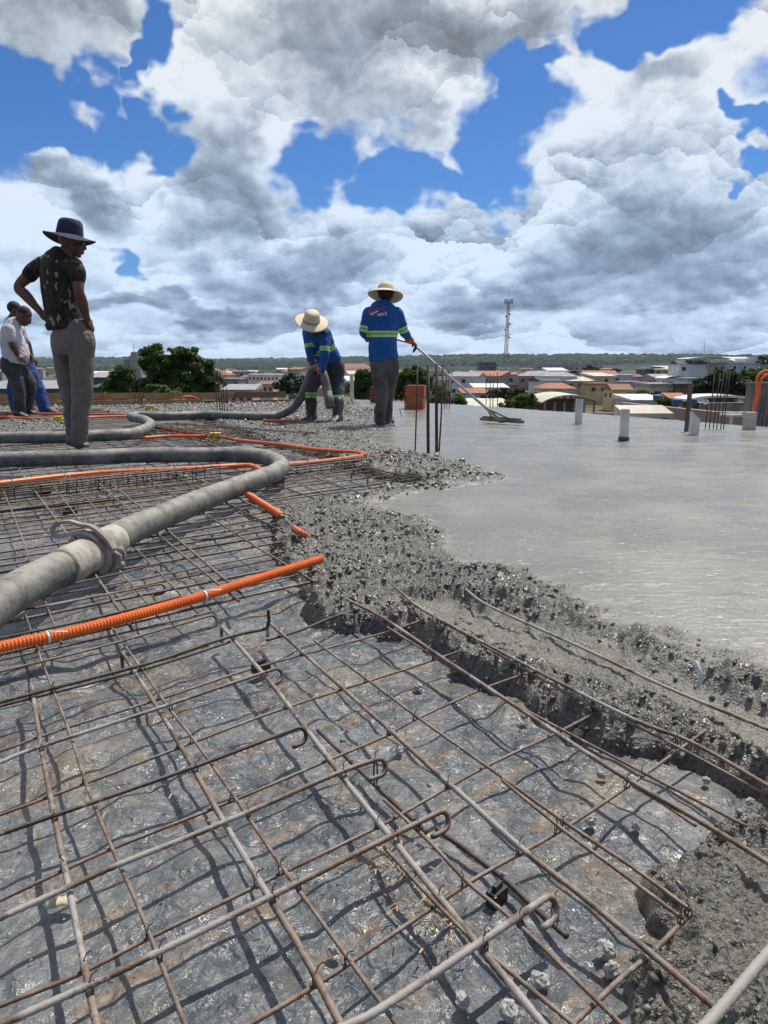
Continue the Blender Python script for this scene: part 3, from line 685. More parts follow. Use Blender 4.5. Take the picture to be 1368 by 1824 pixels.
# bent hooks near the tongue of the pour
for i, (x, y) in enumerate(((626, 860), (655, 868), (696, 876))):
    p = G(x, y, .02); q = G(x + 60, y - 12, .05); mb = MB(); d = (q - p).normalized()
    mb.tube([p, p + Vector((0, 0, .05)), p + Vector((0, 0, .075)) + d * .03, p + Vector((0, 0, .08)) + d * .1, q + Vector((0, 0, .03))], .0045, 6)
    mb.build('bent_rebar', m_dark, smooth=True, label=('leftmost', 'middle', 'rightmost')[i] + ' of three bent bar ends standing at the tongue of mesh in the concrete', cat='rebar', group='bent bar ends at the tongue of mesh')

# starter bars standing up
def starters(lst, Yd, r, label, group, gz=0.04, mt=None):
    for i, (x0, y0, x1, y1) in enumerate(lst):
        a = G(x0, y0, gz) if Yd is None else P(x0, y0, Yd)
        b = P(x1, y1, a.y + 0.02); a = a - (b - a).normalized() * .06
        n = len(lst); pos = 'leftmost' if i == 0 else 'rightmost' if i == n - 1 else ('second', 'third', 'fourth', 'fifth', 'sixth')[i - 1] + ' from the left'
        rebar([a, (a + b) / 2 + Vector((rg.uniform(-.006, .006), 0, 0)), b], r if not isinstance(r, (list, tuple)) else r[i], mt or m_dark, label % pos, group=group, name='starter_bar')
starters([(739, 816, 744, 650), (763, 815, 763, 648), (778, 813, 778, 648), (781.5, 812, 789, 648)], None, [.0055, .0125, .0125, .0065], 'upright dark starter bar, %s of the four before the float worker', 'four starter bars in the middle of the slab')
starters([(388, 744, 381, 648), (393, 746, 387, 647), (397, 744, 391, 647), (401, 745, 396, 649), (405, 745, 400, 649)], None, .0055, 'upright thin bar, %s of the five behind the far hose', 'five starter bars behind the hose')
starters([(241, 724, 238, 650), (247, 722, 245, 648), (251, 723, 249, 655)], None, .006, 'upright thin bar, %s of the three before the left tree', 'three starter bars before the left tree')
starters([(1256, 767, 1263, 718), (1263, 768, 1273, 662), (1270, 768, 1283, 664), (1276, 769, 1290, 660), (1283, 768, 1296, 656), (1288.5, 768, 1301, 658)], None, .006, 'upright thin bar, %s of the six behind the angled white stub', 'six starter bars at the right')
starters([(791, 731, 797, 655), (795, 731, 801, 654), (800, 731, 806, 656)], None, .0065, 'upright thin bar, %s of the three behind the float pole', 'three starter bars behind the float pole')
starters([(866, 716, 866, 668), (873, 722, 873, 666), (878, 722, 879, 668), (886, 724, 886, 664)], None, .0075, 'upright thin bar, %s of the four near the float head', 'four starter bars near the float head')
starters([(1349, 758, 1362, 690), (1357, 758, 1368, 683), (1364, 759, 1377, 700)], None, .006, 'upright thin bar, %s of the three beside the orange loop', 'three starter bars beside the orange loop')
# small wire bracket standing in the concrete near the brick stack
p = [P(715, 741, 10.2), P(712, 729, 10.3), P(721, 727, 10.5), P(721, 716, 10.6)]
MB().tube(p, .006, 6).build('wire_bracket', m_dark, label='bent wire bracket standing in the concrete left of the red bricks', cat='wire')

# ---------------------------------------------------------------- hoses
def hose_mat():
    m = bpy.data.materials.new('cement_stained_rubber'); m.use_nodes = True; k = NT(m.node_tree); b = k.n['Principled BSDF']
    tc = k.new('ShaderNodeTexCoord').outputs['Object']
    c = k.mix(k.mr(k.noise(tc, 9, 6, 0.68), .36, .62), c4((0.085, 0.083, 0.075)), c4((0.235, 0.225, 0.195)))
    c = k.mix(k.mr(k.noise(tc, 45, 5, 0.7), .5, .66, 0, .6), c, c4((0.035, 0.035, 0.033)))
    c = k.mix(k.mr(k.noise(k.v('ADD', tc, (3, 3, 9)), 3.2, 5, 0.6), .5, .66, 0, .55), c, c4((0.30, 0.28, 0.24)))
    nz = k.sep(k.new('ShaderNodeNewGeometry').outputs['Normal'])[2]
    c = k.mix(k.m('MULTIPLY', k.mr(nz, .1, .95), k.mr(k.noise(tc, 13, 5, 0.65), .36, .60, 0.15, 0.75)), k.mix(0.35, c, c4((.03, .03, .028))), c4((0.33, 0.30, 0.25)))  # pale dusty top; lit top and shaded sides also put into the colour
    k.l.new(c, b.inputs['Base Color']); b.inputs['Roughness'].default_value = 0.62
    k.l.new(k.bump(k.m('ADD', k.noise(tc, 130, 4, 0.65), k.m('MULTIPLY', k.noise(tc, 28, 3, 0.6), 1.5)), 0.6, 0.004), b.inputs['Normal']); return m
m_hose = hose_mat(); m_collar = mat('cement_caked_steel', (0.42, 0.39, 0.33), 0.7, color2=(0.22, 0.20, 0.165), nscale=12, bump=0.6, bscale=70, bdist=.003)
HZ = 0.115; HR = 0.055
h1 = [(229, 946), (287, 921), (348, 896), (409, 872), (463, 853), (491, 841), (501, 831), (491, 821), (463, 813), (409, 810), (348, 810.5), (246, 811), (164, 814.6), (82, 816.7), (0, 818.7), (-120, 821)]
cpos = G(163, 986, HZ); near = [(-160, 1195), (-70, 1125), (0, 1072), (60, 1036), (110, 1012)]
pp1 = [G(x, y, HZ) for x, y in h1]; d0 = (pp1[0] - cpos).normalized()
def ring_tube(pts, r, n=20, wob=.02, ribs=0.0, seed=0):
    q, rad = ribbed(pts, r, False, 0.012); rg2 = random.Random(seed); rad = [r * (1 + wob * math.sin(i * .11 + seed) + ribs * (math.sin(i * 1.1) ** 8)) for i in range(len(q))]
    return MB().tube(q, rad, n)
ho = empty('pump_hose', pp1[1] * Vector((1, 1, 0)) if False else (pp1[1].x, pp1[1].y, 0.06), 'thick grey concrete pump hose curving from the coupling into a wide bend', 'hose')
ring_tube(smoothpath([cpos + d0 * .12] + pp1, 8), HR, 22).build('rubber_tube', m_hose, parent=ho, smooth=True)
ring_tube([cpos + d0 * .02, cpos + d0 * .06, cpos + d0 * .19, cpos + d0 * .20], HR + .006, 24, 0.005).build('end_sleeve', m_collar, parent=ho, smooth=True)
nn = [G(x, y, HZ) for x, y in near]; dn = (cpos - nn[-1]).normalized()
hn = empty('pump_hose', (nn[2].x, nn[2].y, 0.06), 'nearest length of pump hose with wrapped ribs, entering from the left edge below the coupling', 'hose')
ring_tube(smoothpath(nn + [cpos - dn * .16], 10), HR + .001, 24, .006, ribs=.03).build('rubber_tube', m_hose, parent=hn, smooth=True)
ring_tube([cpos - dn * .20, cpos - dn * .185, cpos - dn * .05, cpos - dn * .02], HR + .007, 26, 0.004).build('end_sleeve', m_collar, parent=hn, smooth=True)
# coupling clamp with its lever
m_cast = mat('dusty_cast_steel', (0.21, 0.175, 0.145), 0.75, color2=(0.34, 0.31, 0.27), nscale=25, bump=0.5, bscale=90, bdist=.003)
ax = d0; sd = Vector((ax.y, -ax.x, 0)); up = Vector((0, 0, 1))
ce = empty('hose_coupling', (cpos.x, cpos.y, .05), 'cast steel clamp coupling with an oval lever handle joining the two hoses', 'hose coupling')
mb = MB()
def lathe_ring(mb, c, ax, sd, up, prof, a0=0, a1=2 * math.pi, n=36):
    vs = []; K = len(prof)
    for i in range(n + 1):
        a = a0 + (a1 - a0) * i / n; rd = sd * math.cos(a) + up * math.sin(a)
        for (h_, r_) in prof: vs.append(c + ax * h_ + rd * r_)
    fs = [(i * K + k, i * K + (k + 1) % K, (i + 1) * K + (k + 1) % K, (i + 1) * K + k) for i in range(n) for k in range(K)]
    fs += [tuple(range(K)), tuple(reversed([n * K + k for k in range(K)]))]
    mb.add(vs, fs)
prof = [(-.032, .060), (-.032, .073), (-.022, .083), (.022, .083), (.032, .073), (.032, .060)]
lathe_ring(mb, cpos, ax, sd, up, prof, R(-60), R(118)); lathe_ring(mb, cpos, ax, sd, up, prof, R(124), R(292))
mb.build('clamp_ring', m_cast, parent=ce)
mb = MB()
for s_ in (-.02, .02):
    mb.tube([cpos + ax * s_ + sd * .086 + up * .01, cpos + ax * s_ + sd * .105 + up * -.002, cpos + ax * s_ + sd * .098 - up * .035, cpos + ax * s_ + sd * .075 - up * .055], .009, 8)
mb.ball(cpos + sd * .10 + up * .012, (.016, .016, .014)); mb.ball(cpos + sd * .10 - up * .04, (.014, .014, .014)); mb.ball(cpos + sd * .088 - up * .055 + ax * .03, .012)
mb.build('hinge_lugs', m_cast, parent=ce, smooth=True)
mb = MB(); hp = []
for (s_, u_, a_) in ((.095, .02, -.01), (.07, .062, -.02), (.02, .098, -.022), (-.03, .125, -.012), (-.08, .138, 0), (-.125, .125, .004), (-.148, .095, .0), (-.135, .066, -.012), (-.10, .062, -.02), (-.06, .078, -.02), (-.015, .088, -.026), (.03, .068, -.034), (.075, .02, -.03)):
    hp.append(cpos + sd * (s_ * .86) + up * (u_ if s_ > 0 else .068 + (u_ - .068) * .62) + ax * a_)
hp = smoothpath(hp, 5); 
vs = []; fs = []; Wd = .011; Th = .0055
for i, p in enumerate(hp):
    t = (hp[min(i + 1, len(hp) - 1)] - hp[max(i - 1, 0)]).normalized(); w_ = ax; nrm = t.cross(w_).normalized(); ww = Wd * (1.0 + .8 * math.exp(-((i / len(hp)) ** 2) / .02))
    for (p_, q_) in ((1, 1), (-1, 1), (-1, -1), (1, -1)): vs.append(p + w_ * ww * p_ + nrm * Th * q_)
for i in range(len(hp) - 1):
    for k in range(4): fs.append((i * 4 + k, i * 4 + (k + 1) % 4, (i + 1) * 4 + (k + 1) % 4, (i + 1) * 4 + k))
fs += [(0, 1, 2, 3), tuple((len(hp) - 1) * 4 + k for k in (3, 2, 1, 0))]
mb.add(vs, fs); mb.build('lever_handle', m_cast, parent=ce)
# far hose, to the hands of the pouring worker
h3 = [(-120, 783), (0, 780), (116, 778.7), (176, 776), (227, 773.6), (258, 765), (268, 756), (258, 748.4), (240, 744.2), (233, 741.5), (248, 740), (280, 741), (306, 741), (365, 739), (423, 741), (467, 742)]
p3 = [G(x, y, HZ) for x, y in h3]
tail = [P(496, 739, 9.75), P(520, 728, 9.75), P(537, 706, 9.74), P(548, 680, 9.72), P(556, 661, 9.66), P(567, 655, 9.58), P(576, 668, 9.50), P(582, 692, 9.46), P(586, 712, 9.43)]
he = empty('pump_hose', (p3[1].x, p3[1].y, .06), 'far pump hose winding past the standing man to the hands of the stooping worker', 'hose')
ring_tube(smoothpath(p3 + tail, 8), HR * .97, 16).build('rubber_tube', m_hose, parent=he, smooth=True)
nd = (tail[-1] - tail[-2]).normalized(); c_ = tail[-1]
mb = MB(); s1 = nd.cross(Vector((1, 0, 0))).normalized(); s2 = nd.cross(s1)
lathe_ring(mb, c_, nd, s1, s2, [(-.10, .055), (.10, .057), (.10, .046), (-.10, .046)], n=24); mb.build('nozzle', mat('muddy_nozzle', (.17, .16, .14), .7, color2=(.09, .085, .075), nscale=14, bump=.4), parent=he, smooth=True)

# ---------------------------------------------------------------- conduits
m_or = mat('orange_corrugated_plastic', (0.80, 0.16, 0.018), 0.42, color2=(0.66, 0.12, 0.02), nscale=14, bump=0.1, bscale=60, spec=0.5)
m_or2 = mat('dusty_orange_plastic', (0.66, 0.115, 0.025), 0.5, color2=(0.50, 0.12, 0.045), nscale=5, bump=0.1, bscale=60)
m_tie = mat('white_cable_tie', (0.75, 0.73, 0.70), 0.5)
def conduit(pts, r, label, m=None, corr=True, step=0.0045, group='orange conduits', amp=.09, n=10, ties=()):
    q, rad = ribbed(smoothpath(pts, 8), r, False, step)
    rad = [r * (1 + (amp if corr else .01) * (1 if (i // 1) % 2 else -1)) for i in range(len(q))]
    o = MB().tube(q, rad, n).build('orange_conduit', m or m_or, smooth=False if corr else True, label=label, cat='conduit', group=group)
    for t in ties:
        i = int(t * (len(q) - 2)); c = q[i]; d = (q[i + 1] - q[i - 1]).normalized(); a = d.cross(Vector((0, 0, 1))).normalized(); b = a.cross(d)
        mb = MB(); lathe_ring(mb, c, d, a, b, [(-.003, r * 1.12), (.003, r * 1.12), (.003, r * 1.02), (-.003, r * 1.02)], n=14)
        mb.tube([c + b * r * 1.15, c + b * r * 1.2 + a * .02 + d * .015, c + b * r * 1.0 + a * .03 + d * .04], .002, 4); mb.build('cable_tie', m_tie, parent=o)
    return o
conduit([G(x, y, .088) for x, y in ((-70, 1172), (0, 1153), (150, 1120), (323, 1073), (440, 1037), (520, 1012), (572, 996))], .0138, 'fat corrugated orange conduit lying across the foreground into the rough concrete', ties=(.17, .56), n=14)
conduit([G(x, y, .08) for x, y in ((-60, 868), (0, 861), (164, 843.5), (348, 834), (434, 829), (452, 831), (468, 838))], .0165, 'straight orange conduit running under the wide hose bend from the left', corr=False, step=.03, ties=(.3, .62))
conduit([G(x, y, .085) for x, y in ((500, 829), (560, 823), (610, 817), (646, 812))], .015, 'orange conduit stretch emerging right of the wide hose bend', corr=False, step=.03, m=m_or2)
conduit([G(x, y, .085) for x, y in ((650, 811), (635, 806), (565, 801), (500, 792), (430, 785), (394, 778), (340, 772), (278, 762))], .016, 'orange conduit running from the far hose bend past the yellow box to the rough concrete', corr=False, step=.04, m=m_or2, ties=(.25, .5))
conduit([G(x, y, .08) for x, y in ((255, 780), (300, 777), (345, 777), (380, 776))], .016, 'short orange conduit ending at the yellow junction box in the middle', corr=False, step=.03, m=m_or2)
conduit([G(x, y, .075) for x, y in ((442, 882), (460, 893), (485, 909), (503, 920))], .0165, 'short orange conduit end poking from under the near hose into the rough concrete', ties=())
conduit([G(524, 942, .10), G(534, 948, .10), G(548, 955, .085)], .014, 'tiny orange conduit piece showing through the rough concrete', m=m_or2)
conduit([G(x, y, .08) for x, y in ((-80, 733), (0, 735), (108, 737.5), (228, 738))], .017, 'upper orange conduit of the two behind the standing man', corr=False, step=.05, m=m_or2)
conduit([G(x, y, .08) for x, y in ((-80, 742), (0, 743.5), (100, 746), (170, 743), (228, 741))], .017, 'lower orange conduit of the two behind the standing man', corr=False, step=.05, m=m_or2)
conduit([G(x, y, .11) for x, y in ((470, 749), (500, 750), (532, 748))], .02, 'red-orange conduit bit lying just left of the stooping worker boots', corr=False, step=.04, m=m_or2)
conduit([P(319, 714, 13.2), P(325, 708, 13.2), P(337, 705.5, 13.3), P(350, 709, 13.4), P(356, 714, 13.4)], .012, 'small pale orange arc of conduit in front of the far edge boards', corr=False, step=.05, m=m_or2)
big = [P(x, y, 8.75) for x, y in ((1345, 764), (1345, 757), (1343, 730), (1346, 712), (1349, 700), (1348, 681), (1351, 669), (1360, 662), (1370, 661), (1384, 668), (1390, 690), (1388, 730), (1386, 764))]
conduit(big, .017, 'tall orange conduit loop standing at the right edge, outer one', step=.008, group='orange conduit loops')
big = [P(x, y, 8.70) for x, y in ((1340, 764), (1341, 742), (1346, 722), (1352, 700), (1353, 688), (1358, 674), (1366, 668), (1374, 674), (1378, 700), (1376, 764))]
conduit(big, .015, 'tall orange conduit loop standing at the right edge, inner one', step=.008, group='orange conduit loops')
# yellow junction boxes
m_y = mat('yellow_plastic_box', (0.72, 0.50, 0.03), 0.5, color2=(0.5, 0.36, 0.06), nscale=30)
def jbox(c, label, s=1.0, rz=0.3, m=m_y):
    c = Vector(c); e = empty('junction_box', (c.x, c.y, c.z - .03 * s), label, 'junction box', 'junction boxes on the mesh'); mb = MB(); poly_ = [(c.x + .055 * s * math.cos(a) * (1 if k % 2 else .93), c.y + .055 * s * math.sin(a) * (1 if k % 2 else .93)) for k, a in enumerate([2 * math.pi * i / 8 + rz for i in range(8)])]
    mb.prism(poly_, c.z - .03 * s, c.z + .025 * s); mb.build('box_body', m, parent=e)
    mb = MB(); mb.prism([(c.x + (x - c.x) * 1.08, c.y + (y - c.y) * 1.08) for x, y in poly_], c.z + .026 * s, c.z + .034 * s)
    for a in (rz, rz + math.pi): mb.tube([c + Vector((.05 * s * math.cos(a), .05 * s * math.sin(a), -.005)), c + Vector((.075 * s * math.cos(a), .075 * s * math.sin(a), -.005))], .015 * s, 10)
    mb.build('box_rim', m, parent=e)
jbox(G(384, 777, .085), 'yellow junction box where the orange conduits meet, right of the far hose bend')
jbox(G(104, 746, .085), 'yellow junction box on the orange conduit left of the standing man')
jbox(G(268, 727, .10), 'dark and yellow junction box beside the wire hoop near the boards', 1.2)
MB().tube([P(258 + 7 * math.cos(a), 716 - 8 * math.sin(a), 12.2) for a in [i * .5 for i in range(11)]] + [P(240, 728, 12.0), P(228, 736, 11.8)], .010, 7).build('cable', mat('black_cable', (.02, .02, .02), .5), smooth=True, label='black cable curled in a hoop near the far boards', cat='cable')
# ---------------------------------------------------------------- people
def skin_mat(name, c, c2):
    return mat(name, c, 0.45, color2=c2, nscale=18, bump=0.15, bscale=120, bdist=.002, spec=0.4)
def cloth(name, c, c2=None, ns=5, fold=0.9, rough=0.85):
    m = bpy.data.materials.new(name); m.use_nodes = True; k = NT(m.node_tree); b = k.n['Principled BSDF']
    tc = k.new('ShaderNodeTexCoord').outputs['Object']
    col = k.mix(k.mr(k.noise(tc, ns, 5, 0.6), .38, .62), c4(c), c4(c2 or [q * .8 for q in c])); k.l.new(col, b.inputs['Base Color'])
    b.inputs['Roughness'].default_value = rough; b.inputs['Sheen Weight'].default_value = 0.02
    f = k.m('ADD', k.noise(k.v('MULTIPLY', tc, (7, 7, 3.5)), 1.6, 4, 0.5, 1.4), k.m('MULTIPLY', k.noise(tc, 38, 3, 0.6), 0.10))
    k.l.new(k.bump(f, fold, 0.035), b.inputs['Normal']); return m
def vox(o, size, smooth=4, fac=0.5, disp=0.0):
    """fuse the overlapping volumes of one mesh into one continuous skin"""
    md = o.modifiers.new('r', 'REMESH'); md.mode = 'VOXEL'; md.voxel_size = size; md.use_smooth_shade = True
    ms = o.modifiers.new('s', 'SMOOTH'); ms.iterations = smooth; ms.factor = fac
    dg = bpy.context.evaluated_depsgraph_get(); dg.update()
    me = bpy.data.meshes.new_from_object(o.evaluated_get(dg)); old = o.data; mats_ = list(old.materials); nm = old.name
    o.modifiers.clear(); o.data = me; bpy.data.meshes.remove(old); me.name = nm
    if disp:
        n = len(me.vertices); co = np.empty(n * 3, np.float32); no = np.empty(n * 3, np.float32); me.vertices.foreach_get('co', co); me.vertices.foreach_get('normal', no)
        co = co.reshape(-1, 3); no = no.reshape(-1, 3)
        w = fbm(co[:, 0] * 9 + co[:, 1] * 7, co[:, 2] * 11 + co[:, 1] * 5, 3, int(co[0, 0] * 100) % 50); fold = np.abs(vnoise(co[:, 0] * 6 + co[:, 2] * 9, co[:, 2] * 17 - co[:, 0] * 8 + co[:, 1] * 4, 5))
        co += no * ((w + fold * 0.8) * disp)[:, None]; me.vertices.foreach_set('co', co.ravel()); me.update()
    me.polygons.foreach_set('use_smooth', [True] * len(me.polygons))
    if not me.materials:
        for m in mats_: me.materials.append(m)
    return o
def limb(mb, pts, rad, n=14, k=5):
    """tapering round limb through the points"""
    q = smoothpath(pts, k); N = len(pts) - 1; rr = []
    for i in range(len(q)):
        t = i / (len(q) - 1) * N; j = min(int(t), N - 1); f = t - j; f = f * f * (3 - 2 * f); rr.append(rad[j] * (1 - f) + rad[j + 1] * f)
    mb.tube(q, rr, n); mb.ball(q[0], rr[0] * .98, n, 8); mb.ball(q[-1], rr[-1] * .98, n, 8)
def trunk(mb, secs, right, n=24, k=4):
    """secs: (centre, half width, half depth); right: unit vector across"""
    cs = smoothpath([s[0] for s in secs], k); N = len(secs) - 1; out = []
    for i, c in enumerate(cs):
        t = i / (len(cs) - 1) * N; j = min(int(t), N - 1); f = t - j; f = f * f * (3 - 2 * f)
        w = secs[j][1] * (1 - f) + secs[j + 1][1] * f; d = secs[j][2] * (1 - f) + secs[j + 1][2] * f
        ax_ = (cs[min(i + 1, len(cs) - 1)] - cs[max(i - 1, 0)]).normalized(); r_ = (right - ax_ * right.dot(ax_)).normalized(); fw = ax_.cross(r_)
        out.append((c, r_ * w, fw * d))
    mb.loft(out, n)
def frame(yaw, pitch=0.0, roll=0.0):
    """columns: right, forward, up; yaw 0 looks along +Y, positive turns left"""
    return (Matrix.Rotation(yaw, 3, 'Z') @ Matrix.Rotation(pitch, 3, 'X') @ Matrix.Rotation(roll, 3, 'Y'))
def head(mb, c, M, s=1.0):
    def b(o, r, pr=0.0): mb.ball(c + M @ (Vector(o) * s), Vector(r) * s, 16, 12, rot=M @ Matrix.Rotation(pr, 3, 'X'))
    b((0, -.015, .028), (.074, .094, .088)); b((0, .022, -.03), (.060, .068, .078)); b((0, .038, -.078), (.043, .044, .032)); b((0, .060, -.098), (.022, .022, .017))
    b((0, .083, .016), (.047, .016, .013)); b((0, .096, -.014), (.011, .015, .026), .35); b((0, .103, -.032), (.017, .014, .011))
    b((0, .088, -.060), (.024, .013, .0075)); b((0, .086, -.073), (.022, .013, .008)); b((.034, .062, -.028), (.022, .020, .022)); b((-.034, .062, -.028), (.022, .020, .022))
    for q in (-1, 1): b((q * .076, -.004, -.012), (.009, .021, .033), -.15); b((q * .079, -.010, .004), (.008, .016, .016))
def eyes(c, M, parent, s=1.0):
    for q in (-1, 1):
        MB().ball(c + M @ (Vector((q * .031, .079, .0)) * s), .0115 * s, 10, 8).build('eye', mat('eye', (.25, .22, .2), .2), parent=parent, smooth=True)
def hand(mb, w, d, palm, th, curl=0.6, s=1.0, spread=0.1):
    """w wrist, d direction of the hand, palm = palm normal, th = side of the thumb"""
    d = Vector(d).normalized(); palm = Vector(palm); palm = (palm - d * palm.dot(d)).normalized(); side = d.cross(palm); side = side if side.dot(Vector(th)) > 0 else -side
    rot = Matrix((side, d, palm)).transposed()
    mb.ball(w + d * .045 * s, (.041 * s, .052 * s, .017 * s), 14, 10, rot=rot); mb.ball(w + d * .065 * s, (.040 * s, .032 * s, .015 * s), 14, 8, rot=rot); mb.ball(w + d * .035 * s + side * .02 * s + palm * .008 * s, (.022 * s, .032 * s, .017 * s), 10, 8, rot=rot)
    for i, (o, L, r) in enumerate(((.030, .074, .0088), (.010, .084, .0092), (-.010, .078, .0088), (-.029, .062, .0078))):
        p = w + d * (.082 - .004 * abs(i - 1)) * s + side * o * s; a = curl * (.45 + .1 * i) ; dd = (d + side * spread * (1.2 - i) * .5).normalized(); pts = [p - dd * .01 * s, p]
        for seg, fr in enumerate((.42, .32, .26)):
            dd = (dd * math.cos(a) + palm * math.sin(a)).normalized(); p = p + dd * L * fr * s; pts.append(p); a = curl * (.85 - .1 * seg)
        mb.tube(smoothpath(pts, 3), [r * s * (1 - .25 * t / (len(pts) * 3)) for t in range((len(pts) - 1) * 3 + 1)], 8); mb.ball(pts[-1], r * s * .86, 8, 6)
    p = w + d * .022 * s + side * .030 * s; t1 = p + (d * .6 + side * .75 + palm * .25 * curl).normalized() * .036 * s; t2 = t1 + (d * .85 + side * (.35 - .5 * curl) + palm * .6 * curl).normalized() * .032 * s; t3 = t2 + (d * .9 + side * (.1 - .6 * curl) + palm * .7 * curl).normalized() * .022 * s
    mb.tube(smoothpath([p, t1, t2, t3], 3), [.0125 * s] * 3 + [.011 * s] * 3 + [.0098 * s] * 3 + [.0085 * s], 8); mb.ball(t3, .0088 * s, 8, 6)
def shoe(mb, heel, toe, h=.075, w=.047):
    heel = Vector(heel); toe = Vector(toe); d = (toe - heel).normalized(); s = Vector((d.y, -d.x, 0)).normalized(); up = Vector((0, 0, 1)); L = (toe - heel).length; secs = []
    for t, hw, hh in ((0, .6, .75), (.05, .78, 1.0), (.25, .82, 1.05), (.45, .85, .9), (.65, 1.0, .62), (.82, .98, .5), (.94, .7, .38), (1.0, .3, .2)):
        c = heel + d * L * t + up * h * hh * .5; secs.append((c, s * w * hw, up * h * hh * .5))
    mb.loft(secs, 16)
def paint(o, fn):
    """material slot per face from the face centre (in world space)"""
    org = WL[o.parent.name] if o.parent else WL[o.name]; org = np.array(org); me = o.data
    c = np.empty(len(me.polygons) * 3, np.float32); me.polygons.foreach_get('center', c); c = c.reshape(-1, 3) + org
    me.polygons.foreach_set('material_index', fn(c).astype(np.int32)); me.update()
def band_t(c, a, b, t0, t1, rmax):
    a = np.array(a); b = np.array(b); d = b - a; L = np.linalg.norm(d); d = d / L; t = (c - a) @ d; r = np.linalg.norm(c - a - t[:, None] * d, axis=1)
    return t / L, (t / L > t0) & (t / L < t1) & (r < rmax)
m_lime = mat('lime_reflective_tape', (0.42, 0.66, 0.22), 0.5); m_sil = mat('green_tape_core', (0.16, 0.42, 0.10), 0.35)
def wavy_brim(mb, c, M, r0, r1, wave, droop, th=.004, n=48, phase=0.0):
    rows = 8; vs = []
    for side_ in (1, -1):
        for i in range(rows + 1):
            t = i / rows; r = r0 + (r1 - r0) * t
            for k in range(n):
                a = 2 * math.pi * k / n; z = -droop * t ** 1.3 + wave * t * t * math.cos(2 * a + phase) + side_ * th / 2
                vs.append(c + M @ Vector((r * math.cos(a), r * math.sin(a) * 1.06, z)))
    K = (rows + 1) * n; fs = []
    for i in range(rows):
        for k in range(n):
            a, b_, c_, d_ = i * n + k, i * n + (k + 1) % n, (i + 1) * n + (k + 1) % n, (i + 1) * n + k
            fs.append((a, d_, c_, b_)); fs.append((K + a, K + b_, K + c_, K + d_))
    for k in range(n):
        a, b_ = rows * n + k, rows * n + (k + 1) % n; fs.append((a, K + a, K + b_, b_)); a, b_ = k, (k + 1) % n; fs.append((a, b_, K + b_, K + a))
    mb.add(vs, fs)
def crown(mb, c, M, prof, n=32):
    vs = []; 
    for (r, z, sy) in prof:
        for k in range(n): a = 2 * math.pi * k / n; vs.append(c + M @ Vector((r * math.cos(a), r * sy * math.sin(a), z)))
    N = len(prof); fs = [(i * n + k, i * n + (k + 1) % n, (i + 1) * n + (k + 1) % n, (i + 1) * n + k) for i in range(N - 1) for k in range(n)] + [tuple((N - 1) * n + k for k in range(n))]
    mb.add(vs, fs)
m_straw = bpy.data.materials.new('woven_straw'); m_straw.use_nodes = True; k_ = NT(m_straw.node_tree); tc_ = k_.new('ShaderNodeTexCoord').outputs['Object']
k_.l.new(k_.mix(k_.noise(tc_, 60, 4, .6), c4((0.72, 0.62, 0.43)), c4((0.52, 0.42, 0.26))), k_.n['Principled BSDF'].inputs['Base Color']); k_.n['Principled BSDF'].inputs['Roughness'].default_value = .7
k_.l.new(k_.bump(k_.noise(k_.v('MULTIPLY', tc_, (1, 1, 2.2)), 150, 3, .7), .5, .003), k_.n['Principled BSDF'].inputs['Normal'])
m_skin = skin_mat('brown_skin', (0.12, 0.056, 0.034), (0.09, 0.041, 0.025)); m_skin2 = skin_mat('dark_brown_skin', (0.10, 0.047, 0.03), (0.075, 0.035, 0.022))
m_boot = mat('muddy_rubber_boot', (0.02, 0.02, 0.02), 0.5, color2=(0.06, 0.055, 0.05), nscale=9, bump=.3, bscale=50)
m_glove = mat('dark_work_glove', (0.018, 0.015, 0.014), 0.7, bump=.3, bscale=80); m_cuff = mat('orange_glove_cuff', (0.55, 0.09, 0.03), 0.7)
m_hair = mat('short_black_hair', (0.010, 0.008, 0.007), 0.7, bump=0.6, bscale=300, bdist=.003)

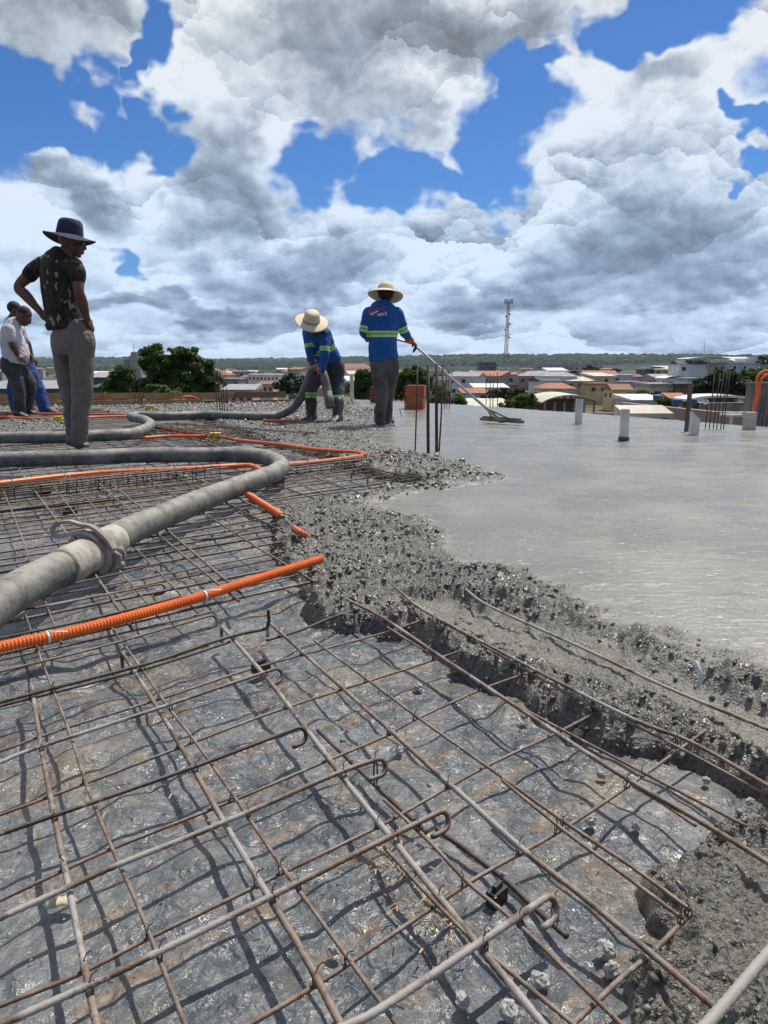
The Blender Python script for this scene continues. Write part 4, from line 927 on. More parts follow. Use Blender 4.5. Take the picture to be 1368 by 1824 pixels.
# ---- the man standing on the left in camouflage shirt and navy hat
def man_left():
    Y = 6.35; q = lambda x, y, dy=0.0: P(x, y, Y + dy)
    root = empty('person', (q(140, 795).x, Y, .065), 'man in camouflage T-shirt, beige trousers and navy bucket hat, hands on hips', 'person')
    hc = q(128, 430, .02); M = frame(R(-62), R(-10))
    shL = q(73, 468, .10); elL = q(33, 511, .06); wrL = q(72, 556, .02)      # left arm of the picture
    shR = q(136, 472, -.10); elR = q(141, 520, -.16); wrR = q(155, 568, -.06)
    nk = q(114, 452); ch = q(108, 490); wa = q(110, 550); hip = q(128, 598)
    right = Vector((.86, -.5, 0)).normalized()
    hl = q(112, 604, .06); kl = q(122, 690, .05); al = q(133, 775, .06); hr = q(146, 604, -.05); kr = q(146, 690, -.07); ar = q(140, 778, -.03)
    mb = MB(); head(mb, hc, M, 1.0); limb(mb, [q(119, 445), q(112, 462)], [.052, .060])
    trunk(mb, [(q(112, 462), .10, .07), (ch, .155, .105), (wa, .13, .10), (hip, .15, .11)], right)
    for a, b, c, sc in ((shL, elL, wrL, 1), (shR, elR, wrR, 1)):
        limb(mb, [a, a.lerp(b, .5), b, b.lerp(c, .35), c], [.052, .050, .039, .043, .027])
    for a, b, c in ((hl, kl, al), (hr, kr, ar)): limb(mb, [a, b, c], [.075, .052, .038])
    hand(mb, wrL, (.75, .2, -.65), (.4, -.5, -.3), (0, -1, .3), 0.45); hand(mb, wrR, (.25, .45, -.85), (-.7, .1, -.2), (-.2, 1, .3), 0.6)
    body = mb.build('body', m_skin, parent=root); vox(body, .0062, 3, .4); eyes(hc, M, root)
    # shirt
    mcam = bpy.data.materials.new('camouflage_cotton'); mcam.use_nodes = True; k = NT(mcam.node_tree); b = k.n['Principled BSDF']; tc = k.new('ShaderNodeTexCoord').outputs['Object']
    v = k.v('MULTIPLY', tc, (1, 1, .55)); c = k.mix(k.mr(k.noise(v, 14, 2, .45), .50, .53), c4((0.006, 0.007, 0.006)), c4((0.012, 0.016, 0.009)))
    c = k.mix(k.mr(k.noise(k.v('ADD', v, (5, 2, 3)), 17, 2, .5), .57, .59), c, c4((0.030, 0.016, 0.013)))
    c = k.mix(k.mr(k.noise(k.v('ADD', v, (1, 8, 6)), 22, 2, .5), .64, .66), c, c4((0.20, 0.19, 0.14))); k.l.new(c, b.inputs['Base Color']); b.inputs['Roughness'].default_value = .9
    k.l.new(k.bump(k.noise(k.v('MULTIPLY', tc, (8, 8, 4)), 1.5, 4, .5, 1.2), .7, .03), b.inputs['Normal'])
    mb = MB(); trunk(mb, [(q(117, 448), .062, .06), (q(112, 455), .12, .082), (q(107, 468), .178, .105), (q(105, 492), .175, .122), (q(109, 540), .158, .125), (q(115, 570), .165, .128), (q(117, 588), .172, .13)], right, 28)
    for a, b_ in ((shL, elL), (shR, elR)): limb(mb, [a.lerp(b_, -.02) + (q(110, 474) - a) * .25, a.lerp(b_, .25), a.lerp(b_, .52)], [.068, .064, .062])
    mb.ball(q(116, 580, .0), (.16, .12, .05), 20, 8)
    vox(mb.build('t_shirt', mcam, parent=root), .009, 5, .5, .006)
    # trousers
    mt = cloth('beige_cotton_twill', (0.165, 0.138, 0.118), (0.125, 0.104, 0.090), 3, 1.0)
    mb = MB(); trunk(mb, [(q(124, 572), .150, .115), (q(127, 590), .165, .128), (q(129, 612), .172, .132), (q(130, 632), .150, .12)], right)
    limb(mb, [hl, hl.lerp(kl, .5), kl, kl.lerp(al, .5), q(133, 784, .06)], [.100, .088, .074, .064, .062]); limb(mb, [hr, hr.lerp(kr, .5), kr, kr.lerp(ar, .5), q(141, 786, -.03)], [.102, .094, .082, .070, .066])
    vox(mb.build('trousers', mt, parent=root), .010, 4, .5, .010)
    mb = MB(); f = G(133, 799, .075)
    shoe(mb, q(126, 795, .02), q(158, 797, -.06), .085, .05); vox(mb.build('shoe', mat('dark_shoe', (.025, .025, .028), .6, color2=(.08, .08, .075), nscale=10), parent=root), .008, 2)
    mb = MB(); shoe(mb, q(120, 793, .12), q(148, 795, .06), .08, .05); vox(mb.build('shoe', MATS['dark_shoe'], parent=root), .008, 2)
    # hat
    mh = cloth('navy_cotton', (0.012, 0.016, 0.045), (0.018, 0.022, 0.055), 8, .5); Mh = frame(R(-62), R(-8), R(0)); hcn = q(124, 420)
    mb = MB(); crown(mb, hcn, Mh, [(.096, -.004, 1.08), (.095, .03, 1.07), (.092, .07, 1.05), (.086, .105, 1.03), (.070, .122, 1.02), (.04, .128, 1.0), (.01, .130, 1)]); wavy_brim(mb, hcn, Mh, .090, .185, .022, .030, .004, phase=R(180))
    mb.build('hat', mh, parent=root, smooth=True)
    MB().tube([hc + M @ Vector((.072, .02, .03)), hc + M @ Vector((.074, .03, -.03)), hc + M @ Vector((.05, .045, -.085))], .003, 5).build('chin_strap', mh, parent=root)
man_left()

# ---- two men at the far left
def far_pair():
    # white shirt, muddy jeans, looking down
    Y = 10.3; q = lambda x, y, dy=0.0: P(x, y, Y + dy); right = Vector((.35, -.94, 0)).normalized()
    root = empty('person', (q(32, 740).x, Y, .05), 'bald-headed man in white polo shirt and muddy dark jeans looking down', 'person')
    hc = q(43, 563, 0); M = frame(R(-82), R(-38)); s = .98
    mb = MB(); head(mb, hc, M, 1.02); limb(mb, [q(36, 570), q(27, 578)], [.058, .065]); trunk(mb, [(q(24, 578), .11, .08), (q(20, 598), .16, .12), (q(24, 630), .14, .13), (q(24, 648), .15, .12)], right)
    sh, el, wr = q(17, 588, -.17), q(21, 612, -.2), q(31, 632, -.14); limb(mb, [sh, el, el.lerp(wr, .4), wr], [.055, .043, .042, .028]); hand(mb, wr, (.75, .3, -.5), (.2, .4, -.6), (0, -1, 0), .8)
    sh2, el2, wr2 = q(34, 588, .17), q(44, 612, .22), q(52, 632, .12); limb(mb, [sh2, el2, el2.lerp(wr2, .4), wr2], [.055, .043, .042, .028]); hand(mb, wr2, (.6, -.3, -.5), (-.2, -.6, -.4), (0, 1, .3), .7)
    hl, kl, al = q(20, 655, -.08), q(33, 692, -.08), q(32, 734, -.08); hr, kr, ar = q(30, 652, .10), q(54, 685, .08), q(48, 730, .10)
    for a, b, c in ((hl, kl, al), (hr, kr, ar)): limb(mb, [a, b, c], [.075, .052, .038])
    vox(mb.build('body', m_skin2, parent=root), .0085, 2, .4); eyes(hc, M, root)
    mh = MB(); mh.ball(hc + M @ Vector((0, -.026, .040)), (.077, .090, .083), 16, 12, rot=M); mh.build('hair', m_hair, parent=root, smooth=True)
    mw = cloth('white_polo_cotton', (0.52, 0.50, 0.53), (0.44, 0.43, 0.46), 4, .9)
    mb = MB(); trunk(mb, [(q(33, 571), .065, .06), (q(26, 577), .13, .09), (q(20, 590), .175, .125), (q(23, 612), .175, .155), (q(28, 632), .168, .165), (q(27, 645), .165, .150)], right)
    limb(mb, [sh, sh.lerp(el, .6)], [.078, .074]); limb(mb, [sh2, sh2.lerp(el2, .6)], [.078, .074]); vox(mb.build('polo_shirt', mw, parent=root), .012, 4, .5, .008)
    mj = cloth('muddy_denim', (0.055, 0.058, 0.05), (0.018, 0.02, 0.026), 3, .9)
    mb = MB(); trunk(mb, [(q(22, 638), .165, .13), (q(21, 652), .17, .14), (q(24, 664), .15, .12)], right); limb(mb, [hl, kl, q(35, 736, -.08)], [.105, .085, .075]); limb(mb, [hr, kr, q(45, 734, .10)], [.10, .08, .072])
    vox(mb.build('trousers', mj, parent=root), .013, 3, .5, .01)
    mb = MB(); shoe(mb, q(25, 741, -.12), q(52, 744, -.14), .09, .055); vox(mb.build('boot', m_boot, parent=root), .010, 2); mb = MB(); shoe(mb, q(42, 737, .1), q(66, 738, .08), .09, .055); vox(mb.build('boot', m_boot, parent=root), .010, 2)
    # pale blue shirt and blue jeans behind
    Y2 = 11.3; q = lambda x, y, dy=0.0: P(x, y, Y2 + dy)
    root = empty('person', (q(60, 735).x, Y2, .05), 'man in pale shirt and bright blue jeans, mostly hidden behind the white polo', 'person')
    hc = q(27, 553, 0); M = frame(R(-75), R(-18))
    mb = MB(); head(mb, hc, M, 1.0); limb(mb, [q(23, 564), q(18, 573)], [.058, .065]); trunk(mb, [(q(18, 575), .11, .08), (q(20, 595), .16, .12), (q(34, 630), .14, .12), (q(38, 648), .15, .12)], right)
    sh, el, wr = q(30, 588, -.1), q(48, 610, -.14), q(57, 636, -.05); limb(mb, [sh, el, el.lerp(wr, .4), wr], [.055, .043, .042, .028]); hand(mb, wr, (.5, .1, -.6), (-.6, .3, -.3), (.3, -1, 0), 1.0)
    sh2, el2, wr2 = q(18, 588, .17), q(20, 612, .2), q(34, 636, .14); limb(mb, [sh2, el2, wr2], [.055, .043, .028]); hand(mb, wr2, (.5, .1, -.6), (-.6, .3, -.3), (.3, 1, 0), .8)
    hl, kl, al = q(32, 655, -.05), q(24, 692, 0), q(28, 728, 0); hr, kr, ar = q(48, 652, .08), q(68, 690, .02), q(80, 726, 0)
    for a, b, c in ((hl, kl, al), (hr, kr, ar)): limb(mb, [a, b, c], [.075, .052, .038])
    vox(mb.build('body', m_skin2, parent=root), .009, 2, .4); eyes(hc, M, root)
    MB().ball(hc + M @ Vector((0, -.026, .036)), (.080, .094, .090), 16, 12, rot=M).build('hair', m_hair, parent=root, smooth=True)
    mb = MB(); trunk(mb, [(q(22, 566), .07, .065), (q(20, 574), .13, .09), (q(20, 590), .17, .12), (q(33, 625), .155, .135), (q(39, 648), .155, .13)], right); limb(mb, [sh, sh.lerp(el, .6)], [.075, .07]); limb(mb, [sh2, sh2.lerp(el2, .6)], [.075, .07])
    vox(mb.build('shirt', cloth('pale_blue_cotton', (0.45, 0.50, 0.58), None, 4, .9), parent=root), .013, 4, .5, .008)
    mb = MB(); trunk(mb, [(q(38, 640), .16, .125), (q(40, 655), .17, .13), (q(42, 664), .15, .12)], right); limb(mb, [hl, kl, al], [.10, .085, .075]); limb(mb, [hr, kr, q(80, 731)], [.105, .085, .082])
    vox(mb.build('trousers', cloth('blue_denim', (0.022, 0.06, 0.24), (0.014, 0.04, 0.17), 5, 1.0), parent=root), .013, 3, .5, .012)
    mb = MB(); shoe(mb, q(78, 734, 0), q(107, 737, -.02), .09, .055); vox(mb.build('shoe', MATS['dark_shoe'], parent=root), .010, 2); mb = MB(); shoe(mb, q(22, 735, .1), q(48, 736, .05), .09, .055); vox(mb.build('shoe', MATS['dark_shoe'], parent=root), .010, 2)
far_pair()
m_blue = cloth('royal_blue_work_shirt', (0.003, 0.092, 0.32), (0.002, 0.066, 0.25), 4, .85)
m_grey = cloth('grey_work_trousers', (0.062, 0.062, 0.066), (0.04, 0.04, 0.043), 4, 1.0); m_grey2 = cloth('cement_dusted_work_trousers', (0.10, 0.095, 0.085), (0.05, 0.05, 0.05), 4, 1.0)

# ---- worker with the float, seen from behind
def worker_float():
    Y = 8.95; q = lambda x, y, dy=0.0: P(x, y, Y + dy); right = Vector((1, .05, 0)).normalized()
    root = empty('person', (q(684, 760).x, Y, .05), 'worker seen from behind in blue hi-vis shirt and straw hat, pushing the long float', 'person')
    hc = q(687, 526, .08); M = frame(R(-15), R(-14))
    mb = MB(); head(mb, hc, M, 1.0); limb(mb, [q(687, 536, .06), q(684, 552, .02)], [.056, .062]); trunk(mb, [(q(684, 552), .13, .08), (q(683, 575), .17, .11), (q(682, 615), .145, .11), (q(684, 645), .15, .11)], right)
    shL, elL, wrL = q(656, 558, 0), q(649, 592, -.02), q(662, 602, .22); shR, elR, wrR = q(708, 558, 0), q(719, 590, .08), q(732, 607, .22)
    limb(mb, [shL, elL, elL.lerp(wrL, .4), wrL], [.055, .043, .042, .028]); limb(mb, [shR, elR, elR.lerp(wrR, .4), wrR], [.055, .043, .042, .028])
    hl, kl, al = q(674, 648, -.02), q(680, 700, -.05), q(678, 742, 0); hr, kr, ar = q(696, 648, .03), q(692, 700, .15), q(688, 740, .22)
    for a, b, c in ((hl, kl, al), (hr, kr, ar)): limb(mb, [a, b, c], [.075, .052, .038])
    hand(mb, wrR, (.5, .3, -.45), (-.6, .3, -.55), (.2, -.3, .9), 1.25, 1.0); hand(mb, wrL, (.75, .5, .05), (.2, .2, -.9), (.2, .9, .3), 1.2)
    vox(mb.build('body', m_skin2, parent=root), .0075, 2, .4); eyes(hc, M, root)
    MB().ball(hc + M @ Vector((0, -.028, .022)), (.079, .088, .09), 16, 12, rot=M).build('hair', m_hair, parent=root, smooth=True)
    mb = MB(); trunk(mb, [(q(687, 541, .03), .075, .065), (q(685, 547), .155, .09), (q(684, 558), .205, .115), (q(683, 580), .180, .125), (q(682, 605), .160, .12), (q(682, 625), .165, .125), (q(684, 641), .172, .13)], right, 28)
    limb(mb, [shL + Vector((.01, 0, .0)), shL.lerp(elL, .5), elL, elL.lerp(wrL, .8)], [.075, .066, .060, .052]); limb(mb, [shR - Vector((.01, 0, 0)), shR.lerp(elR, .5), elR, elR.lerp(wrR, .45)], [.075, .066, .058, .050])
    sh = vox(mb.build('work_shirt', None, parent=root, mats=[m_blue, m_lime, m_sil]), .0085, 5, .5, .005)
    zb = q(683, 595).z
    def fn(c):
        m_ = np.zeros(len(c)); inner = (np.abs(c[:, 0] - q(682, 600).x) < .185); h = c[:, 2] - zb + (c[:, 0] - q(682, 600).x) * 0.0
        m_[inner & (np.abs(h) < .034)] = 1; m_[inner & (np.abs(h) < .013)] = 2
        for a, b in ((shL, elL), (shR, elR)):
            t, ok = band_t(c, a, b, .70, 1.02, .095); out = (np.abs(c[:, 0] - q(682, 600).x) > .165); m_[ok & out] = 1; m_[ok & out & (t > .80) & (t < .92)] = 2
        return m_
    paint(sh, fn)
    mb = MB(); trunk(mb, [(q(684, 634), .155, .11), (q(685, 650), .168, .125), (q(686, 664), .16, .12), (q(686, 672), .13, .10)], right)
    limb(mb, [hl, hl.lerp(kl, .5), kl, kl.lerp(al, .5), q(679, 742, 0)], [.098, .095, .080, .066, .055]); limb(mb, [hr, hr.lerp(kr, .5), kr, kr.lerp(ar, .5), q(690, 742, .22)], [.098, .092, .080, .066, .055])
    vox(mb.build('trousers', m_grey2, parent=root), .010, 4, .5, .010)
    for (xt, yt, xb, yb, dy) in ((677, 728, 676, 757, 0), (689, 724, 690, 752, .22)):
        mb = MB(); limb(mb, [q(xt, yt, dy), q(xb, yb - 8, dy)], [.072, .062]); a = q(xb, yb, dy); a.z = .055; shoe(mb, a + Vector((-.01, -.07, 0)), a + Vector((.05, .20, 0)), .10, .055); vox(mb.build('rubber_boot', m_boot, parent=root), .009, 2)
    # glove
    for (w_, dd, pn, th) in ((wrR, (.5, .3, -.45), (-.6, .3, -.55), (.2, -.3, .9)), (wrL, (.75, .5, .05), (.2, .2, -.9), (.2, .9, .3))):
        mb = MB(); hand(mb, w_, dd, pn, th, 1.25, 1.14); g = vox(mb.build('glove', m_glove, parent=root), .006, 1)
        d_ = Vector(dd).normalized(); MB().tube([w_ - d_ * .07, w_ - d_ * .03, w_ + d_ * .015], [.047, .043, .038], 14).build('glove_cuff', m_cuff, parent=root, smooth=True)
    Mh = frame(R(-15), R(-16)); hcn = q(687, 519, .05); mb = MB(); crown(mb, hcn, Mh, [(.098, -.01, 1.08), (.096, .03, 1.07), (.088, .062, 1.05), (.068, .088, 1.03), (.04, .099, 1), (.01, .102, 1)]); wavy_brim(mb, hcn, Mh, .092, .200, .012, .052, .005, phase=R(0)); mb.build('straw_hat', m_straw, parent=root, smooth=True)
    # print on the back: red M, white tick, red script, white NAS
    org = WL[root.name]; dg = bpy.context.evaluated_depsgraph_get(); bm = bmesh.new(); bm.from_mesh(sh.data); bvh = BVHTree.FromBMesh(bm); bm.free()
    def prj(x, y, off=.003):
        p = P(x, y, Y - .5) ; d = (P(x, y, Y + .5) - p).normalized(); h = bvh.ray_cast(p - org, d)
        return (h[0] + org - d * off) if h[0] is not None else P(x, y, Y - .12)
    def strip(mb, pts, w, n=6, off=.003):
        for a, b in zip(pts, pts[1:]):
            dx, dy = b[0] - a[0], b[1] - a[1]; L = math.hypot(dx, dy); nx, ny = -dy / L * w / 2, dx / L * w / 2
            for i in range(n):
                t0, t1 = i / n, (i + 1) / n; c = [(a[0] + dx * t + nx * s, a[1] + dy * t + ny * s) for t, s in ((t0, 1), (t1, 1), (t1, -1), (t0, -1))]
                mb.add([prj(x, y, off) for x, y in c], [(3, 2, 1, 0)])
    mb = MB(); strip(mb, [(657.4, 563.5), (657.4, 552)], 2.2); strip(mb, [(657.6, 551.8), (664, 559.5)], 2.6); strip(mb, [(663.6, 559), (670.8, 549.5)], 2.6); strip(mb, [(670.3, 563.5), (670.3, 552.5)], 2.2)
    for (x0, y0, x1, y1) in ((672, 554, 674.5, 549.5), (674.5, 549.5, 677, 549), (677.5, 553, 678.5, 548.5), (679, 548.3, 681, 548.4), (680.6, 552.4, 681.2, 548.4), (683, 552, 683.6, 547.6), (683.6, 547.6, 687.8, 546.6), (683.4, 549.8, 687, 549.2)): strip(mb, [(x0, y0), (x1, y1)], 1.15, 3)
    mb.build('red_print', mat('red_print_ink', (0.42, 0.02, 0.035), .6), parent=root)
    mb = MB(); strip(mb, [(660.2, 557.5), (663.3, 561.3)], 2.0, off=.005); strip(mb, [(662.8, 561.2), (666.5, 557), (673.5, 554.2)], 1.9, off=.0055)
    for st in (((673.6, 563.2), (673.9, 558.2)), ((673.9, 558.3), (677.4, 562.6)), ((677.3, 562.8), (677.7, 557.4)), ((679.2, 562.2), (681.3, 556.6)), ((681.3, 556.6), (683.6, 561.4)), ((680.2, 560.4), (682.8, 560.1)),
               ((688.6, 555.5), (686.0, 555.9)), ((686.0, 555.9), (685.8, 557.8)), ((685.8, 557.9), (688.6, 558.6)), ((688.6, 558.6), (688.6, 560.6)), ((688.6, 560.7), (685.7, 561.2))): strip(mb, list(st), 1.1, 3, off=.0045)
    mb.build('white_print', mat('white_print_ink', (0.72, 0.72, 0.72), .6), parent=root)
    # the float: pole, bracket, blade
    a = P(700, 588, 9.05); g_ = wrR + Vector((.035, .03, -.035)); m_al = mat('scratched_aluminium', (0.50, 0.50, 0.50), 0.42, metal=.6, color2=(0.35, .34, .33), nscale=20)
    tip = P(893, 750, 9.05); e = empty('bull_float', (tip.x, tip.y, .09), 'long-handled metal float reaching from the worker hands down onto the smooth concrete', 'concrete float')
    gp = P(735, 612, g_.y)
    c0 = P(668, 594, 9.12)
    MB().tube([c0, gp, gp.lerp(tip, .5) + Vector((0, 0, -.01)), tip], [.013, .014, .015, .017], 12).build('pole', m_al, parent=e, smooth=True)
    b0 = P(866, 745, 9.35); b1 = P(921, 762, 8.95); b0.z = b1.z = .105; mb = MB(); cc = (b0 + b1) / 2; yaw = math.atan2((b1 - b0).y, (b1 - b0).x)
    mb.box(cc, ((b1 - b0).length + .15, .07, .035), rz=yaw); mb.box(cc + Vector((0, 0, .028)), ((b1 - b0).length + .1, .03, .02), rz=yaw); mb.build('blade', mat('cement_smeared_metal', (0.22, .21, .19), .5, color2=(.10, .095, .09), nscale=12), parent=e)
    mb = MB()
    for t in (.2, .8): mb.tube([tip + (tip - gp).normalized() * -.22, b0.lerp(b1, t) + Vector((0, 0, .02))], .011, 8)
    mb.box(tip, (.06, .05, .04), rz=yaw); mb.build('bracket', MATS['cement_smeared_metal'], parent=e)
worker_float()

# ---- stooping worker pouring with the hose, facing the camera
def worker_hose():
    Y = 9.75; q = lambda x, y, dy=0.0: P(x, y, Y + dy); right = Vector((.9, -.43, 0)).normalized()
    root = empty('person', (q(578, 750).x, Y, .05), 'stooping worker in blue hi-vis shirt and straw hat holding the pump hose nozzle', 'person')
    hc = q(557, 578, -.28); M = frame(R(200), R(-48))
    shL, elL, wrL = q(548, 592, -.02), q(551, 622, -.10), q(556, 646, -.10); shR, elR, wrR = q(580, 595, -.22), q(578, 635, -.30), q(571, 664, -.28)
    ch = q(568, 600, -.10); wa = q(584, 632, .04); hip = q(592, 652, .08)
    mb = MB(); head(mb, hc, M, 1.0); limb(mb, [q(559, 584, -.24), q(564, 592, -.14)], [.056, .064]); trunk(mb, [(q(563, 588, -.15), .12, .08), (q(568, 602, -.06), .17, .11), (wa, .14, .11), (hip, .15, .11)], right)
    limb(mb, [shL, elL, elL.lerp(wrL, .4), wrL], [.055, .043, .042, .028]); limb(mb, [shR, elR, elR.lerp(wrR, .4), wrR], [.055, .043, .042, .028])
    hl, kl, al = q(574, 656, 0), q(556, 688, -.10), q(553, 728, .02); hr, kr, ar = q(598, 656, .10), q(602, 696, -.02), q(602, 735, -.18)
    for a, b, c in ((hl, kl, al), (hr, kr, ar)): limb(mb, [a, b, c], [.075, .052, .038])
    hd = [(wrL, (.35, -.25, -.7), (.5, .5, -.1), (.6, -.6, .2)), (wrR, (-.1, .15, -.9), (.4, .8, 0), (.9, -.2, 0))]
    for w_, d_, pn, th in hd: hand(mb, w_, d_, pn, th, 1.0)
    vox(mb.build('body', m_skin2, parent=root), .0075, 2, .4); eyes(hc, M, root)
    mb = MB(); trunk(mb, [(q(560, 586, -.22), .08, .07), (q(563, 588, -.15), .15, .10), (q(566, 598, -.08), .195, .125), (q(572, 612, -.03), .178, .128), (q(580, 628, .02), .160, .125), (q(588, 645, .06), .168, .13)], right, 28)
    limb(mb, [shL, shL.lerp(elL, .5), elL, elL.lerp(wrL, .85)], [.070, .062, .056, .046]); limb(mb, [shR + Vector((0, .03, .0)), shR.lerp(elR, .5), elR, elR.lerp(wrR, .9)], [.076, .066, .058, .048])
    sh = vox(mb.build('work_shirt', None, parent=root, mats=[m_blue, m_lime, m_sil]), .0085, 5, .5, .006)
    ta, tb = np.array(q(566, 598, -.08)), np.array(q(588, 645, .06))
    def fn(c):
        m_ = np.zeros(len(c)); t, ok = band_t(c, ta, tb, -.5, 1.2, .24); ht = (t - .48); m_[(np.abs(ht) < .088)] = 1; m_[(np.abs(ht) < .036)] = 2
        for a, b in ((shL, elL), (shR, elR)):
            tt, ok = band_t(c, a, b, -.1, 3, .085); _, near_ = band_t(c, a, b, .2, 3, .085); m_[near_] = 0
            lo, hi = (.60, .80) if a is shR else (.75, .95); m_[near_ & (tt > lo) & (tt < hi)] = 1; m_[near_ & (tt > lo + .065) & (tt < hi - .065)] = 2
        return m_
    paint(sh, fn)
    mb = MB(); trunk(mb, [(q(589, 644, .06), .155, .115), (q(591, 654, .07), .17, .13), (q(590, 666, .06), .165, .12), (q(588, 674, .05), .12, .09)], right)
    limb(mb, [hl, hl.lerp(kl, .5), kl, q(554, 700, -.05), q(553, 718, 0)], [.105, .098, .082, .075, .068]); limb(mb, [hr, hr.lerp(kr, .5), kr, q(602, 708, -.06), q(602, 722, -.1)], [.105, .098, .085, .075, .070])
    tr_ = vox(mb.build('trousers', None, parent=root, mats=[m_grey, m_lime, m_sil]), .010, 4, .5, .010)
    z1 = q(554, 703).z; z2 = q(602, 708).z
    def fn2(c):
        m_ = np.zeros(len(c)); left = c[:, 0] < q(577, 700).x; h = np.where(left, c[:, 2] - z1, c[:, 2] - z2); m_[np.abs(h) < .034] = 1; m_[np.abs(h) < .012] = 2; return m_
    paint(tr_, fn2)
    for (xt, yt, xb, yb, dy, dxt) in ((555, 716, 554, 749, .0, -.09), (603, 716, 600, 755, -.20, -.07)):
        mb = MB(); limb(mb, [q(xt, yt, dy * .5), q(xb, yb - 8, dy)], [.074, .062]); a = q(xb, yb, dy); a.z = .055; shoe(mb, a + Vector((.05, .08, 0)), a + Vector((dxt, -.18, 0)), .10, .055); vox(mb.build('rubber_boot', m_boot, parent=root), .009, 2)
    for w_, d_, pn, th in hd:
        mb = MB(); hand(mb, w_, d_, pn, th, 1.0, 1.16); vox(mb.build('glove', m_glove, parent=root), .006, 1)
        dd = Vector(d_).normalized(); MB().tube([w_ - dd * .075, w_ - dd * .03, w_ + dd * .02], [.047, .044, .040], 14).build('glove_cuff', m_cuff, parent=root, smooth=True)
    # hat tipped towards the camera
    hcn = q(555, 571, -.32); Mh = frame(R(197), R(-34)); mb = MB(); crown(mb, hcn, Mh, [(.098, -.01, 1.08), (.096, .04, 1.07), (.090, .085, 1.05), (.076, .108, 1.03), (.045, .118, 1), (.01, .120, 1)]); wavy_brim(mb, hcn, Mh, .092, .200, .010, .020, .005); mb.build('straw_hat', m_straw, parent=root, smooth=True)
    MB().tube([hcn + Mh @ Vector((.099 * math.cos(a), .106 * math.sin(a), .008)) for a in [i * math.pi / 16 for i in range(33)]], .004, 6).build('hat_band', mat('brown_cord', (.12, .06, .03), .8), parent=root)
worker_hose()
# ---------------------------------------------------------------- things standing on the slab
m_wood = mat('sawn_formwork_board', (0.40, 0.24, 0.105), 0.8, color2=(0.28, 0.16, 0.07), nscale=2.5, stretch=(1, 1, 9), bump=.3, bscale=40)
m_woodd = mat('weathered_post_wood', (0.13, 0.09, 0.07), 0.85, color2=(0.08, 0.055, 0.045), nscale=9, stretch=(3, 3, .6), bump=.3)
ed = (EB - EA).normalized(); en = Vector((-ed.y, ed.x, 0)); A0 = EA - ed * 3.2 + en * .06
def plank(a, b, z0, z1, th, off, label, m=m_wood, name='formwork_board'):
    a = a + en * off; b = b + en * off; c = (a + b) / 2; mb = MB(); mb.box((c.x, c.y, (z0 + z1) / 2), ((b - a).length, th, z1 - z0), rz=math.atan2((b - a).y, (b - a).x))
    return mb.build(name, m, label=label, cat='board', group='edge boards on the far side')
E1 = EB - ed * .1; L_ = (E1 - A0).length
cuts = [0, .24, .46, .68, .88, 1.0]; labs = ['leftmost upper edge board, cut off by the picture', 'upper edge board behind the two men at the left', 'upper edge board below the left tree', 'upper edge board below the taller tree', 'shorter darker upper edge board at the right end']
for i in range(5):
    plank(A0.lerp(E1, cuts[i]) + ed * .01, A0.lerp(E1, cuts[i + 1]) - ed * .01, .13, .245 - .01 * (i % 2), .03, .03, labs[i], m=m_wood if i < 4 else mat('old_board', (.24, .15, .08), .8, color2=(.17, .1, .06), nscale=4, stretch=(1, 1, 9)))
plank(A0, A0.lerp(E1, .44), .02, .122, .05, -.10, 'left half of the low inner board along the far edge'); plank(A0.lerp(E1, .445), A0.lerp(E1, .80), .02, .118, .05, -.11, 'right half of the low inner board along the far edge')
plank(A0.lerp(E1, .80), A0.lerp(E1, 1.0) + ed * .1, .05, .10, .06, -.3, 'reddish timber lying before the right end of the edge boards', m=mat('reddish_timber', (.22, .09, .05), .8, color2=(.14, .06, .04), nscale=6))
for i, t in enumerate((.30, .385, .44, .53, .60, .74, .86)):
    p = A0.lerp(E1, t) + en * .0; MB().box((p.x, p.y, .14), (.05, .035, .25), rz=math.atan2(ed.y, ed.x)).build('board_stake', m_wood, label='short wooden stake nailed against the inside of the far edge boards', cat='stake', group='stakes on the far edge boards')
p = P(530, 713, 15.6); MB().box((p.x, p.y, .06), (.36, .04, .22), rz=.2).build('edge_panel', mat('green_grey_panel', (.12, .14, .13), .7), label='dark green-grey panel closing the edge left of the stooping worker', cat='panel')

